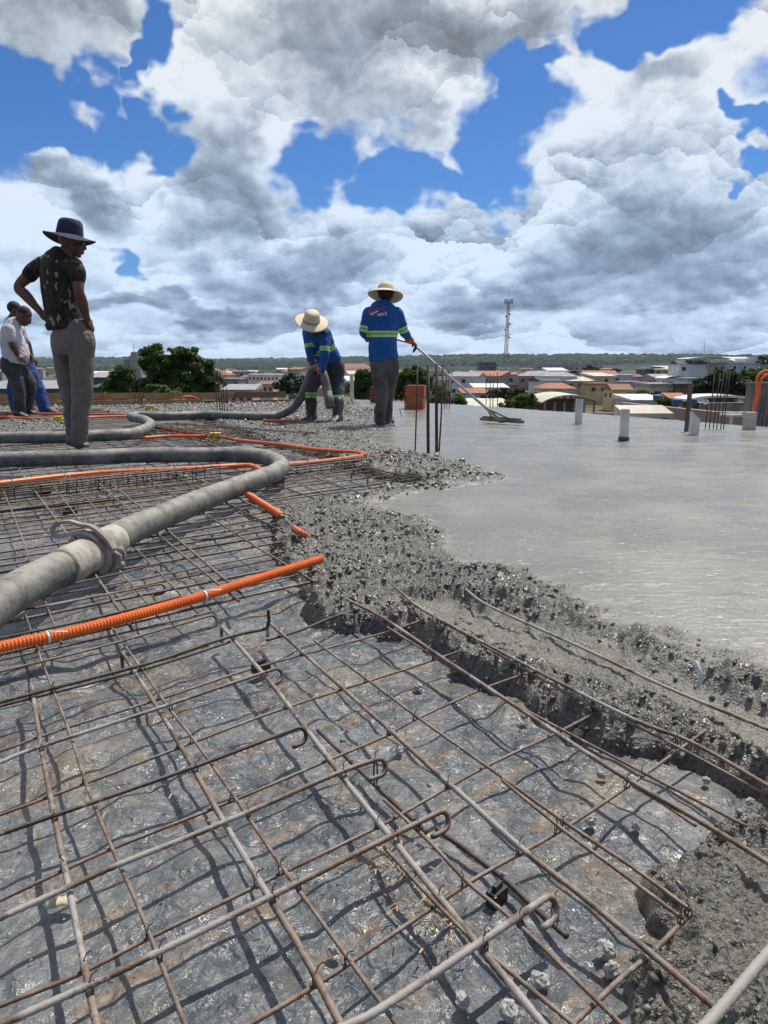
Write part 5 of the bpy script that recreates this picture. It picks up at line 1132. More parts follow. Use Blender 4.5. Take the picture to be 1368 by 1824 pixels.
m_pvc = mat('white_pvc_pipe', (0.62, 0.61, 0.56), 0.45, color2=(0.48, 0.46, 0.41), nscale=7)
def stub(x0, x1, yt, yb, label, slant=0.0, shape='pipe', m=None, zb=.085):
    a = G((x0 + x1) / 2, yb, zb); Yd = a.y; w = (x1 - x0) / F * Yd; t = P((x0 + x1) / 2, yt, Yd); h = t.z - zb + .08; base = Vector((a.x, a.y, zb - .08)); mb = MB()
    if shape == 'pipe':
        n = 18; pr = [(w / 2, w / 2 - .004)]; vs = []
        for r_, z in ((w / 2, 0), (w / 2, h), (w / 2 - .005, h), (w / 2 - .005, h - .25)):
            for k in range(n): an = 2 * math.pi * k / n; vs.append(base + Vector((r_ * math.cos(an), r_ * math.sin(an), z - (slant * (r_ * math.cos(an) + w / 2) if z > h * .5 else 0))))
        fs = [(i * n + k, i * n + (k + 1) % n, (i + 1) * n + (k + 1) % n, (i + 1) * n + k) for i in range(3) for k in range(n)]; fs.append(tuple(reversed([3 * n + k for k in range(n)]))); mb.add(vs, fs)
    else:
        d = w * .8; vs = [base + Vector((x * w / 2, y * d / 2, z)) for x in (-1, 1) for y in (-1, 1) for z in (0, h - (slant * w if x > 0 else 0))]
        mb.add(vs, [(0, 1, 3, 2), (4, 6, 7, 5), (0, 4, 5, 1), (2, 3, 7, 6), (0, 2, 6, 4), (1, 5, 7, 3)])
    o = mb.build('pipe_stub' if shape == 'pipe' else 'post', m or m_pvc, smooth=False, label=label, cat='pipe' if shape == 'pipe' else 'post', group='stubs left standing in the concrete')
    return o
o = stub(1103, 1119, 729, 781, 'white pipe stub with a dark foot standing nearest in the smooth concrete')
a = G(1111, 781, .085); MB().ball((a.x, a.y, .085), (.055, .05, .035), 12, 6).build('mortar_foot', mat('wet_mortar', (.07, .065, .055), .4, bump=.5), parent=o, smooth=True)
stub(1024, 1037, 711, 752, 'white pipe stub left of the one with the dark foot, before the curved shed roof')
stub(1229, 1243, 733, 771, 'white stub with slanted cut top beside the wooden post', slant=.9, shape='post')
stub(1325, 1343, 734, 762, 'broad pale block at the right edge beside the orange loop', shape='post', m=mat('pale_block', (.50, .46, .40), .8, color2=(.36, .32, .28), nscale=6))
stub(623.5, 630, 667, 713, 'thin pale pole on the far slab edge between the two workers')
p0 = G(1222, 771, .05); p1 = P(1230, 686, p0.y); MB().loft([(p0 - Vector((0, 0, .05)), (.024, 0, 0), (0, .03, 0)), (p1, (.026, 0, 0), (0, .03, 0))], 4).build('wooden_post', m_woodd, label='brown wooden post standing in the concrete left of the slanted white stub', cat='post')
# hollow clay bricks
m_brick = mat('hollow_clay_brick', (0.42, 0.13, 0.065), 0.85, color2=(0.34, 0.095, 0.05), nscale=6, bump=.25, bscale=60)
def brick(c, w, d, h, rz, label, grp='hollow clay bricks'):
    """clay block with grooved faces and dark boxes for the shaded cells on its left end"""
    e = empty('hollow_brick', c, label, 'brick', grp); M_ = Matrix.Rotation(rz, 3, 'Z'); mb = MB(); g = .012; c = Vector(c)
    n = 6
    for i in range(n):
        z = h * (i + .5) / n; mb.box(c + M_ @ Vector((.01, 0, z)), (w - .02, d, h / n - g * .5), rot=M_)
        mb.box(c + M_ @ Vector((-w / 2 + .005, 0, z - h / n * .38)), (.03, d, g * .6), rot=M_)
    mb.box(c + M_ @ Vector((.012, 0, h / 2)), (w - .04, d - .014, h), rot=M_); mb.build('clay_body', m_brick, parent=e)
    mb = MB()
    for i in range(3):
        for j in range(2): mb.box(c + M_ @ Vector((-w / 2 + .008, (j - .5) * d * .46, h * (i + .5) / 3)), (.03, d * .36, h / 3 * .66), rot=M_)
    mb.build('brick_cell_shade', mat('painted_cell_shade', (.07, .025, .015), .9), parent=e)  # solid dark boxes, the shade inside the cells put into their colour
bc = G(739.5, 728, .07)
brick(bc, .30, .20, .185, R(-14), 'lower terracotta hollow brick of the pair on the far smooth concrete'); brick(bc + Vector((.0, 0, .188)), .31, .20, .18, R(-12), 'upper terracotta hollow brick of the pair on the far smooth concrete')
bc = G(671, 717, .07); brick(bc, .19, .2, .30, R(20), 'hollow brick standing behind the float worker leg')
bc2 = P(671, 681, bc.y); mb = MB(); mb.tube([P(675, 693, bc.y), P(673, 674, bc.y), P(667, 660, bc.y)], [.05, .03, .022], 10); mb.build('orange_pipe_end', m_or2, smooth=True, label='orange pipe end rising above the brick behind the float worker leg', cat='pipe')

# ---- crumbs, spacers, litter
m_stone = mat('cement_lump', (0.30, 0.29, 0.265), 0.9, color2=(0.42, 0.41, 0.38), nscale=30, bump=.5, bscale=120)
def rock(mb, c, s, seed, flat=.7):
    rg3 = random.Random(seed); b = len(mb.v); mb.ball(c, (s * .9, s * .7, s * flat), 13, 8, rot=Matrix.Rotation(rg3.uniform(0, 6), 3, 'Z') @ Matrix.Rotation(rg3.uniform(-.4, .4), 3, 'X')); c = Vector(c)
    for i in range(b, len(mb.v)): v = Vector(mb.v[i]) - c; mb.v[i] = tuple(c + v * rg3.uniform(.74, 1.16))
for i, (x, y, s, lab) in enumerate([(1079, 1692, .016, 'pale angular cement lump right of the lowest hook'), (1090, 1728, .014, 'pale cement lump just below the angular one, near the corner concrete'), (961, 1746, .014, 'pale cement lump between two thin bars at the bottom'), (906, 1800, .015, 'pale cement lump nearest the bottom edge'), (824, 1782, .012, 'small pale cement lump at the bottom centre-right'),
      (1052, 1462, .012, 'small cement lump on the rust stripe in the middle right'), (712, 1335, .012, 'dark-pale crumb between the third hook and the ridge'), (745, 1224, .015, 'flat whitish chip lying below the rough concrete tip'), (1133, 1473, .010, 'crumb on the sheet just left of the corner concrete'), (1030, 1305, .012, 'crumb by the thick bar near the concrete lip'),
      (935, 1275, .011, 'crumb left of the black spacer at the concrete lip'), (1072, 1380, .011, 'crumb between two cross bars at middle right'), (596, 1692, .010, 'pale crumb at the bottom middle'), (1258, 1390, .010, 'crumb in the last open patch of sheet at the right'), (1336, 1428, .010, 'crumb nearest the right edge on the last open patch')]):
    c = G(x, y, s * .6); mb = MB(); rock(mb, c, s, i); mb.build('cement_lump', m_stone, label=lab, cat='stone', group='cement lumps on the sheet')
m_spc = mat('black_spacer', (0.015, 0.016, 0.017), .5, bump=.2)
for x, y, s, rz, lab in ((945, 1200, .024, .5, 'black plastic spacer at the lip of the rough concrete'), (885, 1600, .015, .8, 'grey and black spacer block under the lowest hook'), (125, 912, .035, .3, 'black spacer block on the sheet above the coupling'), (505, 985, .02, .2, 'small dark block before the rough concrete tip'), (75, 875, .05, .3, 'black spacer under the stirrup cage at the left'), (313, 852, .03, .2, 'dark spacer under the stirrup cage in the middle'), (465, 1192, .022, .9, 'black spacer under the first curled hook'), (270, 1600, .0, 0, '')):
    if not s: continue
    c = G(x, y, .012); mb = MB(); mb.box(c + Vector((0, 0, .004)), (s * 2, s * 1.1, .022), rz=rz); mb.box(c + Vector((0, 0, .018)), (s * 1.2, s * .5, .012), rz=rz + .1); mb.build('bar_spacer', m_spc, label=lab, cat='spacer', group='bar spacers on the sheet')
mb = MB(); rg = random.Random(3)
for (x, y, n, sp) in ((458, 1152, 60, .03), (240, 1222, 40, .03), (468, 1255, 40, .02), (620, 1425, 40, .03), (700, 1530, 70, .05), (745, 1610, 60, .05), (790, 1650, 30, .03), (450, 1130, 30, .02), (1000, 1350, 20, .05), (330, 1400, 10, .1), (500, 1500, 20, .2), (850, 1500, 30, .2)):
    for i in range(n):
        c = G(x, y, .016) + Vector((rg.gauss(0, sp * .6), rg.gauss(0, sp), rg.uniform(.0, .012))); a = rg.uniform(0, 3.1); L = rg.uniform(.002, .008); d = Vector((math.cos(a), math.sin(a), rg.uniform(-.3, .3))) * L; w = Vector((-d.y, d.x, 0)).normalized() * rg.uniform(.0005, .0013)
        t_ = Vector((0, 0, .0012)); mb.add([c - d - w, c + d - w, c + d + w, c - d + w, c - d + t_, c + d * .6 + t_], [(0, 1, 2, 3), (0, 4, 5, 1), (3, 2, 5, 4), (0, 3, 4), (1, 5, 2)])
mb.build('wood_shavings', mat('dry_shavings', (0.52, 0.30, 0.13), .8, color2=(.62, .42, .22), nscale=50), kind='stuff', label='pale wood shavings and straw scattered around the hooks', cat='shavings')
N = 3800; mb = MB(); gx = rng.uniform(-1.3, 1.1, N); gy = rng.uniform(.55, 3.6, N) ** 1.0; ok = (sdist(gx, gy, OUT) < 0.05)
for x, y in zip(gx[ok], gy[ok]):
    s = min(.008, rg.lognormvariate(math.log(.0016), .5)); c = Vector((x, y, rg.uniform(.0, .010))); q = [Vector((rg.uniform(-1, 1), rg.uniform(-1, 1), rg.uniform(-.5, .8))) * s for _ in range(4)]
    b = c + Vector((0, 0, .006)); mb.add([b + Vector((s, 0, 0)) + q[0] * .3, b + Vector((-s * .6, s, 0)) + q[1] * .3, b + Vector((-s * .6, -s, 0)) + q[2] * .3, b + Vector((0, 0, s)) + q[3] * .3], [(0, 2, 1), (0, 1, 3), (1, 2, 3), (2, 0, 3)])
mb.build('cement_grit', m_stone, kind='stuff', label='pale grit and cement splashes strewn over the plastic sheet', cat='grit', origin=(0, 0, 0))
# torn dark film scrap with a dry leaf, left foreground; small leaf beside the last hook
m_leaf = mat('dry_leaf', (0.50, 0.43, 0.30), .8, color2=(.36, .3, .2), nscale=40)
def scrap(x, y, s, label, m, cat, name, seed, z=.012):
    c = G(x, y, z); rg4 = random.Random(seed); n = 14; vs = [c + Vector((0, 0, .004))]
    for ring, k in ((.55, .004), (1, 0)):
        for i in range(n):
            a = 2 * math.pi * i / n; r_ = s * ring * (1 + .25 * math.sin(a * 2 + seed)) * rg4.uniform(.6, 1.15); vs.append(c + Vector((r_ * math.cos(a) * 1.1, r_ * math.sin(a) * .8, k + rg4.uniform(0, .006))))
    fs = [(0, 1 + i, 1 + (i + 1) % n) for i in range(n)] + [(1 + i, 1 + n + i, 1 + n + (i + 1) % n, 1 + (i + 1) % n) for i in range(n)]
    o = MB().add(vs, fs).build(name, m, label=label, cat=cat, smooth=True); md = o.modifiers.new('t', 'SOLIDIFY'); md.thickness = .0015; return o
scrap(112, 1608, .020, 'pale dry leaf on the sheet beside the leftmost thick bar', m_leaf, 'leaf', 'dry_leaf', 1)
mb = MB(); a = G(1243, 1225, .1); mb.tube([a, a + Vector((.004, 0, .03)), a + Vector((-.006, .004, .055))], [.004, .005, .003], 6); mb.build('pale_sliver', mat('pale_sliver', (.6, .62, .62), .4), smooth=True, label='small pale sliver sticking up from the ridge at the right', cat='sliver')
# ---------------------------------------------------------------- terrain, town and hills
PR = [(0, -10.6), (60, -10.3), (150, -10.2), (300, -11), (600, -13.5), (1000, -15.5), (1500, -17), (2200, -9), (3000, 9), (3700, 30), (4300, 40), (5200, 30), (9000, 10)]
def terr(x, y):
    d = np.hypot(x, y); az_ = np.arctan2(x, y); z = np.interp(d, [p[0] for p in PR], [p[1] for p in PR])
    z = z + sstep(.28, .46, az_) * np.interp(d, [0, 60, 120, 200, 420, 900], [0, 0, 3.0, 7.0, 8.0, 0])
    hs = sstep(1500, 3300, d)
    z = z + hs * (fbm(x / 1500 + 3.3, y / 2600, 4, 5) * 26 + fbm(x / 300, y / 500, 3, 8) * 5) - hs * 8 * sstep(.15, -.3, az_) * 1.2
    return z + sstep(300, 900, d) * fbm(x / 160, y / 160, 2, 4) * 3
rr2 = np.concatenate([np.linspace(1, 60, 8), 60 * (9500 / 60) ** (np.arange(1, 260) / 259)]); aa = np.concatenate([np.linspace(-math.pi, -.75, 30), np.linspace(-.74, .74, 330), np.linspace(.75, math.pi, 30)])
RR, A2 = np.meshgrid(rr2, aa, indexing='ij'); TX, TY = RR * np.sin(A2), RR * np.cos(A2); Vt = np.stack([TX, TY, terr(TX, TY)], -1).reshape(-1, 3)
m = bpy.data.materials.new('town_ground'); m.use_nodes = True; k = NT(m.node_tree); b = k.n['Principled BSDF']; ge = k.new('ShaderNodeNewGeometry').outputs['Position']; x_, y_, z_ = k.sep(ge)
dist = k.v('LENGTH', ge); towny = k.mix(k.mr(k.noise(ge, .02, 5, .6), .42, .58), c4((.16, .12, .08)), c4((.05, .075, .03)))
fl = k.mr(k.noise(k.v('MULTIPLY', ge, (1, .5, 1)), .0022, 5, .6), .50, .60); hill = k.mix(k.m('MULTIPLY', fl, .35), k.mix(k.noise(ge, .03, 4, .7), c4((.018, .036, .016)), c4((.035, .062, .024))), c4((.05, .085, .035)))
k.l.new(k.mix(k.mr(dist, 1300, 1900), towny, hill), b.inputs['Base Color']); b.inputs['Roughness'].default_value = .95; b.inputs['Specular IOR Level'].default_value = .1
k.l.new(k.bump(k.noise(ge, .05, 4, .7), 1.0, 12), b.inputs['Normal'])
build_np('ground', Vt, gridfaces(np.ones(RR.shape, bool)), m, kind='structure')
def T(x, y): return float(terr(np.array([x]), np.array([y]))[0])

# ---- foliage
def leaf_mat(name, a, b_, c):
    m = bpy.data.materials.new(name); m.use_nodes = True; k = NT(m.node_tree); b = k.n['Principled BSDF']; tc = k.new('ShaderNodeTexCoord').outputs['Object']
    oi = k.new('ShaderNodeNewGeometry').outputs['Random Per Island']
    col = k.mix(k.mr(k.noise(tc, 1.2, 4, .6), .38, .62), c4(a), c4(b_)); col = k.mix(k.mr(oi, .6, 1.0, 0, .7), col, c4(c)); k.l.new(col, b.inputs['Base Color'])
    b.inputs['Roughness'].default_value = .5; b.inputs['Transmission Weight'].default_value = 0.0
    tr = k.new('ShaderNodeBsdfTranslucent'); k.l.new(col, tr.inputs['Color']); mx = k.new('ShaderNodeMixShader'); mx.inputs[0].default_value = .35; out = k.n['Material Output']
    k.l.new(b.outputs[0], mx.inputs[1]); k.l.new(tr.outputs[0], mx.inputs[2]); k.l.new(mx.outputs[0], out.inputs[0]); return m
m_lf = leaf_mat('green_leaves', (.040, .085, .014), (.07, .125, .02), (.16, .22, .04)); m_lfd = leaf_mat('dark_green_leaves', (.016, .034, .010), (.028, .052, .014), (.06, .09, .025)); m_lfb = leaf_mat('bright_leaves', (.07, .13, .02), (.10, .17, .03), (.20, .27, .06))
m_bark = mat('bark', (.10, .075, .055), .9, color2=(.06, .045, .035), nscale=6, bump=.6)
def leaves(ells, n, size, seed, sub=26):
    g = np.random.default_rng(seed); vol = np.array([e[3] * e[4] * e[5] for e in ells]) ** .67; cs = []; rs = []
    for e, v in zip(ells, vol / vol.sum()):
        kk = max(5, int(sub * v * len(ells))); u = g.normal(size=(kk, 3)); u /= np.linalg.norm(u, axis=1, keepdims=True); rad = g.uniform(.45, .95, (kk, 1))
        cs.append(np.array(e[:3]) + u * rad * np.array(e[3:6])); rs.append(np.full(kk, min(e[3:6])) * g.uniform(.22, .42, kk))
    cs = np.concatenate(cs); rs = np.concatenate(rs); pk = g.choice(len(cs), n, p=rs ** 2 / (rs ** 2).sum()); u = g.normal(size=(n, 3)); u /= np.linalg.norm(u, axis=1, keepdims=True)
    c = cs[pk] + u * (rs[pk] * g.uniform(.5, 1.08, n))[:, None] * np.array([1.15, 1.15, .8]); s = size * g.uniform(.6, 1.3, n)
    nr = u * .6 + g.normal(size=(n, 3)) * .5 + np.array([0, 0, .5]); nr /= np.linalg.norm(nr, axis=1, keepdims=True); t = np.cross(nr, g.normal(size=(n, 3))); t /= np.linalg.norm(t, axis=1, keepdims=True); w = np.cross(nr, t)
    t = t * s[:, None]; w = w * s[:, None] * .45; dr = -nr * s[:, None] * .18
    V = np.stack([c - t + dr, c + w, c + t + dr, c - w], 1).reshape(-1, 3); Fq = np.arange(n * 4).reshape(n, 4); return V, Fq
def tree(Yd, crowns, n, size, label, m=m_lf, group='trees behind the slab', seed=0, name='tree', trunks=None, cat='tree', sub=26, trunk=True):
    ells = []
    for (x, y, rx, ry) in crowns:
        c = P(x, y, Yd + random.Random(seed + x).uniform(-.8, .8) * rx / F * Yd); ells.append((c.x, c.y, c.z, rx / F * Yd, rx / F * Yd * .9, ry / F * Yd))
    xs = [e[0] for e in ells]; bx = sum(xs) / len(xs); bz = T(bx, Yd); e = empty(name, (bx, Yd, bz), label, cat, group)
    V, Fq = leaves(ells, n, size, seed, sub); build_np('crown', V, Fq, m, smooth=False, parent=e)
    if trunk:
        mb = MB(); top = Vector((bx, Yd, min(q[2] - q[5] * .6 for q in ells))); r0 = max(.08, .035 * (max(q[2] + q[5] for q in ells) - bz)); mb.tube([(bx, Yd, bz - .3), (bx + .1, Yd, (bz + top.z) / 2), tuple(top)], [r0, r0 * .8, r0 * .6], 9)
        for q in ells: mb.tube([tuple(top - Vector((0, 0, .2))), tuple((top + Vector(q[:3])) / 2 + Vector((0, 0, .1))), (q[0], q[1], q[2] + q[5] * .35)], [r0 * .5, r0 * .35, r0 * .12], 6)
        mb.build('trunk', m_bark, parent=e, smooth=True)
tree(27, [(278, 642, 26, 24), (262, 632, 14, 18), (288, 668, 24, 26), (256, 690, 30, 18)], 15000, .085, 'left of the two tall dark green trees behind the edge boards', seed=1, sub=34)
tree(27.6, [(330, 640, 30, 22), (318, 628, 20, 12), (352, 655, 26, 24), (330, 680, 45, 26), (372, 680, 22, 26)], 22000, .085, 'right and broader of the two tall green trees behind the edge boards', seed=2, sub=40)
tree(24, [(218, 672, 22, 22), (232, 662, 12, 14), (205, 692, 24, 16), (196, 684, 12, 14)], 10000, .07, 'lower dark tree at the left end of the tree row', seed=3)
tree(23, [(275, 700, 24, 14), (300, 698, 20, 12)], 5000, .07, 'light green bush low between the left trees', m=m_lfb, seed=4)
tree(20, [(646, 680, 18, 24), (655, 668, 12, 14), (640, 700, 14, 12), (665, 690, 14, 22)], 9000, .06, 'leafy tree between the two workers, behind the slab', seed=5)
tree(21, [(720, 672, 16, 14), (745, 665, 18, 14), (712, 695, 16, 18), (760, 682, 16, 14), (740, 700, 26, 14)], 9000, .06, 'leafy tree right of the worker with the float, behind the bricks', seed=6)
tree(19, [(790, 700, 20, 14), (815, 712, 22, 10), (775, 712, 16, 10)], 6000, .055, 'low light green bush between the bricks and the float pole', m=m_lfb, seed=7)
tree(34, [(930, 716, 24, 14), (945, 708, 14, 10), (905, 722, 18, 10)], 6000, .09, 'bright glossy bush right of the telecom mast foot', m=m_lfb, seed=8)
tree(60, [(895, 704, 26, 13), (925, 700, 14, 8), (870, 710, 16, 8)], 5000, .14, 'dark bush behind the bright glossy one', m=m_lfd, seed=9)
tree(85, [(520, 682, 24, 16), (508, 690, 20, 14), (535, 688, 16, 14)], 6000, .17, 'very dark round tree behind the stooping worker', m=m_lfd, seed=10)
tree(62, [(1262, 684, 26, 22), (1290, 676, 28, 22), (1252, 696, 20, 14), (1310, 690, 26, 20)], 12000, .15, 'dark dense tree on the slope behind the six starter bars', m=m_lfd, seed=11)
tree(70, [(1330, 674, 30, 18), (1360, 670, 26, 16), (1345, 688, 34, 16), (1390, 676, 26, 18)], 12000, .16, 'sunlit green tree on the slope behind the orange loop', m=m_lf, seed=12)
tree(240, [(1362, 640, 16, 8), (1385, 638, 16, 9)], 2500, .35, 'distant tree top above the right roofs', m=m_lfd, seed=13)
tree(100, [(1145, 704, 18, 9), (1120, 708, 12, 8)], 4000, .2, 'green bush among the roofs above the long pink wall', seed=14)
tree(75, [(1185, 716, 16, 8), (1205, 718, 12, 6)], 3500, .15, 'green bush right behind the pink wall', seed=15)
tree(400, [(1050, 658, 10, 7), (1062, 661, 10, 6)], 1500, .6, 'dark round tree in the middle of the town roofs', m=m_lfd, seed=16)
tree(390, [(1100, 662, 14, 5), (1115, 664, 10, 5)], 1500, .6, 'dark spreading tree right of the town centre', m=m_lfd, seed=17)
tree(300, [(922, 684, 11, 6), (912, 688, 8, 5)], 1500, .45, 'green tree by the red wall at the mast foot', seed=18)
tree(140, [(990, 720, 10, 5), (1008, 722, 8, 4)], 1500, .2, 'small bush beside the two-storey house with the tiled roof', seed=19)

# ---- buildings
WC = {n: mat('plaster_' + n, c, .85, color2=[q * .8 for q in c], nscale=.5, bump=0) for n, c in {'white': (.62, .62, .60), 'cream': (.52, .45, .33), 'grey': (.33, .33, .33), 'bluish': (.45, .49, .54), 'pink': (.36, .25, .21), 'yellow': (.60, .44, .20), 'beige': (.42, .35, .26), 'dark': (.07, .08, .10), 'brown': (.16, .10, .07), 'concrete': (.26, .25, .23)}.items()}
RC = {n: mat('roof_' + n, c, .8, color2=[q * .72 for q in c], nscale=.8) for n, c in {'tiled': (.36, .13, .07), 'sheet_white': (.66, .66, .64), 'sheet_cream': (.56, .53, .42), 'sheet_grey': (.30, .30, .31), 'dark': (.05, .055, .065), 'brown_tiles': (.24, .11, .07)}.items()}
m_win = mat('dark_window_glass', (.025, .03, .035), .2)
cw_ = {'tiled': 'terracotta tiled', 'sheet_white': 'white sheet', 'sheet_cream': 'cream sheet', 'sheet_grey': 'grey sheet', 'dark': 'dark', 'brown_tiles': 'brown tiled'}
def roofmesh(mb, c, w, d, z, kind, rz, rise=None, over=.5):
    M_ = Matrix.Rotation(rz, 3, 'Z'); c = Vector((c[0], c[1], z)); W_, D_ = w / 2 + over, d / 2 + over; rise = rise or w * .14
    def q(x, y, zz): return c + M_ @ Vector((x, y, zz))
    t = .12
    if kind == 'gable': vs = [q(-W_, -D_, 0), q(W_, -D_, 0), q(W_, D_, 0), q(-W_, D_, 0), q(-W_, 0, rise), q(W_, 0, rise)]; fs = [(0, 1, 5, 4), (2, 3, 4, 5), (0, 4, 3), (1, 2, 5), (0, 3, 2, 1)]
    elif kind == 'hip': vs = [q(-W_, -D_, 0), q(W_, -D_, 0), q(W_, D_, 0), q(-W_, D_, 0), q(-W_ * .5, 0, rise), q(W_ * .5, 0, rise)]; fs = [(0, 1, 5, 4), (2, 3, 4, 5), (0, 4, 3), (1, 2, 5), (0, 3, 2, 1)]
    elif kind == 'shed': vs = [q(-W_, -D_, 0), q(W_, -D_, 0), q(W_, D_, rise), q(-W_, D_, rise), q(-W_, -D_, -t), q(W_, -D_, -t), q(W_, D_, -t), q(-W_, D_, -t)]; fs = [(0, 1, 2, 3), (7, 6, 5, 4), (0, 4, 5, 1), (1, 5, 6, 2), (2, 6, 7, 3), (3, 7, 4, 0)]
    elif kind == 'barrel':
        n = 8; vs = []
        for i in range(n + 1):
            a = math.pi * (.15 + .7 * i / n); x = -W_ * math.cos(a) / math.cos(math.pi * .15); zz = rise * (math.sin(a) - math.sin(.15 * math.pi)) / (1 - math.sin(.15 * math.pi)); vs += [q(x, -D_, zz), q(x, D_, zz), q(x, D_, zz - t), q(x, -D_, zz - t)]
        fs = [(i * 4 + k, i * 4 + (k + 1) % 4, i * 4 + 4 + (k + 1) % 4, i * 4 + 4 + k) for i in range(n) for k in range(4)] + [(3, 2, 1, 0), (n * 4, n * 4 + 1, n * 4 + 2, n * 4 + 3)]
    else: vs = [q(x, y, zz) for x in (-W_, W_) for y in (-D_, D_) for zz in (0, .35)]; fs = [(0, 1, 3, 2), (4, 6, 7, 5), (0, 4, 5, 1), (2, 3, 7, 6), (0, 2, 6, 4), (1, 5, 7, 3)]
    mb.add(vs, fs)
def house(x0, x1, yt, Yd, depth, wall, roof, rkind, label, storeys=2, cols=3, rz=0.0, rise=None, group=None, name='house', over=.4, wins=True, ybase=None, cat='house', open_=False):
    a = P(x0, yt, Yd); b_ = P(x1, yt, Yd); w = b_.x - a.x; cx__ = (a.x + b_.x) / 2; cy__ = Yd + depth / 2; zt = a.z; zb = T(cx__, cy__) - 1.0
    if ybase: zb = P(x0, ybase, Yd).z
    e = empty(name, (cx__, cy__, zb), label, cat, group); M_ = Matrix.Rotation(rz, 3, 'Z'); c = Vector((cx__, cy__, 0))
    if not open_: MB().box((cx__, cy__, (zt + zb) / 2), (w, depth, zt - zb), rz=rz).build('wall', WC[wall], parent=e)
    else:
        mb = MB()
        for i in range(6): mb.box(c + M_ @ Vector((-w / 2 + w * i / 5, -depth / 2 + .3, (zt + zb) / 2)), (.18, .18, zt - zb), rot=M_)
        mb.build('post', WC['concrete'], parent=e); MB().box(c + M_ @ Vector((0, depth / 2, (zt + zb) / 2)), (w, .3, zt - zb), rot=M_).build('wall', WC[wall], parent=e)
    mb = MB(); roofmesh(mb, (cx__, cy__), w, depth, zt + .003, rkind, rz, rise, over); mb.build('roof', RC[roof], parent=e)
    if wins and not open_:
        sh = 2.9; f = M_ @ Vector((0, -1, 0)); rgw = random.Random(int(x0 * 7 + yt))
        for s_ in range(storeys):
            z = zt - 1.5 - s_ * sh
            for j in range(cols):
                if rgw.random() < .15: continue
                p = c + M_ @ Vector((-w / 2 + w * (j + .5) / cols, -depth / 2 - .02, z)); ww = min(1.5, w / cols * .5)
                MB().box(p, (ww, .10, 1.15), rot=M_).build('window', m_win, parent=e)
        for j in range(2):
            p = c + M_ @ Vector((-w / 2 - .02, -depth / 4 + depth / 2 * j, zt - 1.5)); MB().box(p, (.1, 1.2, 1.1), rot=M_).build('window', m_win, parent=e)
    return e
H_ = house
H_(854, 884, 646, 700, 20, 'dark', 'dark', 'flat', 'dark blue-grey tower block left of the telecom mast, far off', 5, 4, name='apartment_building', cat='building')
H_(928, 956, 659, 450, 14, 'white', 'dark', 'flat', 'white cube-like house with a dark flat roof right of the mast', 2, 2)
H_(957, 974, 662, 440, 12, 'white', 'sheet_white', 'flat', 'narrow white house with a white flat roof, second right of the mast', 2, 1)
H_(956, 1006, 651, 520, 14, 'grey', 'sheet_grey', 'flat', 'long grey building on the skyline of the town', 2, 5, name='building', cat='building')
H_(976, 1011, 660, 425, 14, 'white', 'sheet_white', 'shed', 'white house with a sloping white roof before the long grey building', 2, 2)
H_(1012, 1044, 652, 520, 14, 'beige', 'sheet_grey', 'flat', 'beige block at the right end of the skyline row', 3, 3, name='building', cat='building')
H_(1009, 1033, 668, 380, 14, 'grey', 'dark', 'barrel', 'grey house under a dark curved roof', 2, 2, rise=2)
H_(939, 951, 672, 258, 5, 'white', 'sheet_white', 'flat', 'tiny white cube on top of the long bluish wall', 1, 1)
H_(929, 979, 683, 250, 10, 'bluish', 'sheet_grey', 'flat', 'long windowless bluish building below the white cube', wins=False, name='building', cat='building')
H_(896, 930, 686, 255, 8, 'beige', 'sheet_grey', 'flat', 'low pale wall-like building at the mast foot', wins=False, name='building', cat='building')
H_(898, 916, 673, 300, 8, 'pink', 'tiled', 'gable', 'small red-roofed house right at the mast foot', 1, 2)
H_(966, 1024, 692, 170, 9, 'cream', 'tiled', 'hip', 'two-storey cream house with a big terracotta hipped roof', 2, 5, rise=1.1)
H_(972, 1060, 716, 75, 8, 'brown', 'sheet_cream', 'barrel', 'open shed with a curved cream roof on posts', rise=.7, open_=True, cat='shed', name='shed')
H_(822, 912, 724, 52, 7, 'concrete', 'sheet_cream', 'shed', 'low shed with a flat cream roof left of the bright bush', rise=.25, open_=True, cat='shed', name='shed')
H_(815, 868, 676, 330, 12, 'white', 'sheet_white', 'shed', 'white-roofed long shed left of the mast', rise=1, wins=False, name='warehouse', cat='warehouse')
H_(846, 905, 690, 200, 10, 'white', 'sheet_white', 'shed', 'white house with white roof below the mast', 2, 4, rise=.8)
H_(826, 870, 700, 150, 9, 'bluish', 'tiled', 'shed', 'bluish house with a low red roof behind the float pole', 1, 3)
H_(1092, 1126, 694, 190, 8, 'yellow', 'brown_tiles', 'gable', 'yellow house with a brown gable roof', 1, 2, rise=1.3)
H_(1052, 1101, 682, 260, 12, 'white', 'sheet_cream', 'gable', 'white house with a wide cream gable roof', 1, 3, rise=1.6)
H_(1068, 1176, 672, 335, 12, 'beige', 'sheet_grey', 'flat', 'long beige building with a row of windows', 1, 9, name='building', cat='building')
H_(1151, 1188, 658, 300, 12, 'dark', 'dark', 'barrel', 'dark shed with a rounded roof left of the big house', 1, 2, rise=1)
H_(1186, 1219, 657, 305, 12, 'white', 'sheet_white', 'flat', 'white-roofed building joined to the dark shed', 2, 3)
H_(1163, 1205, 671, 240, 9, 'grey', 'sheet_grey', 'gable', 'grey house with a low gable in front of the dark shed', 1, 3, rise=.8)
H_(1187, 1222, 674, 225, 9, 'white', 'sheet_white', 'barrel', 'small house with a white curved roof', 1, 2, rise=.7)
H_(1217, 1262, 646, 230, 12, 'white', 'sheet_grey', 'flat', 'tall white three-storey building on the right skyline', 3, 4, name='apartment_building', cat='building')
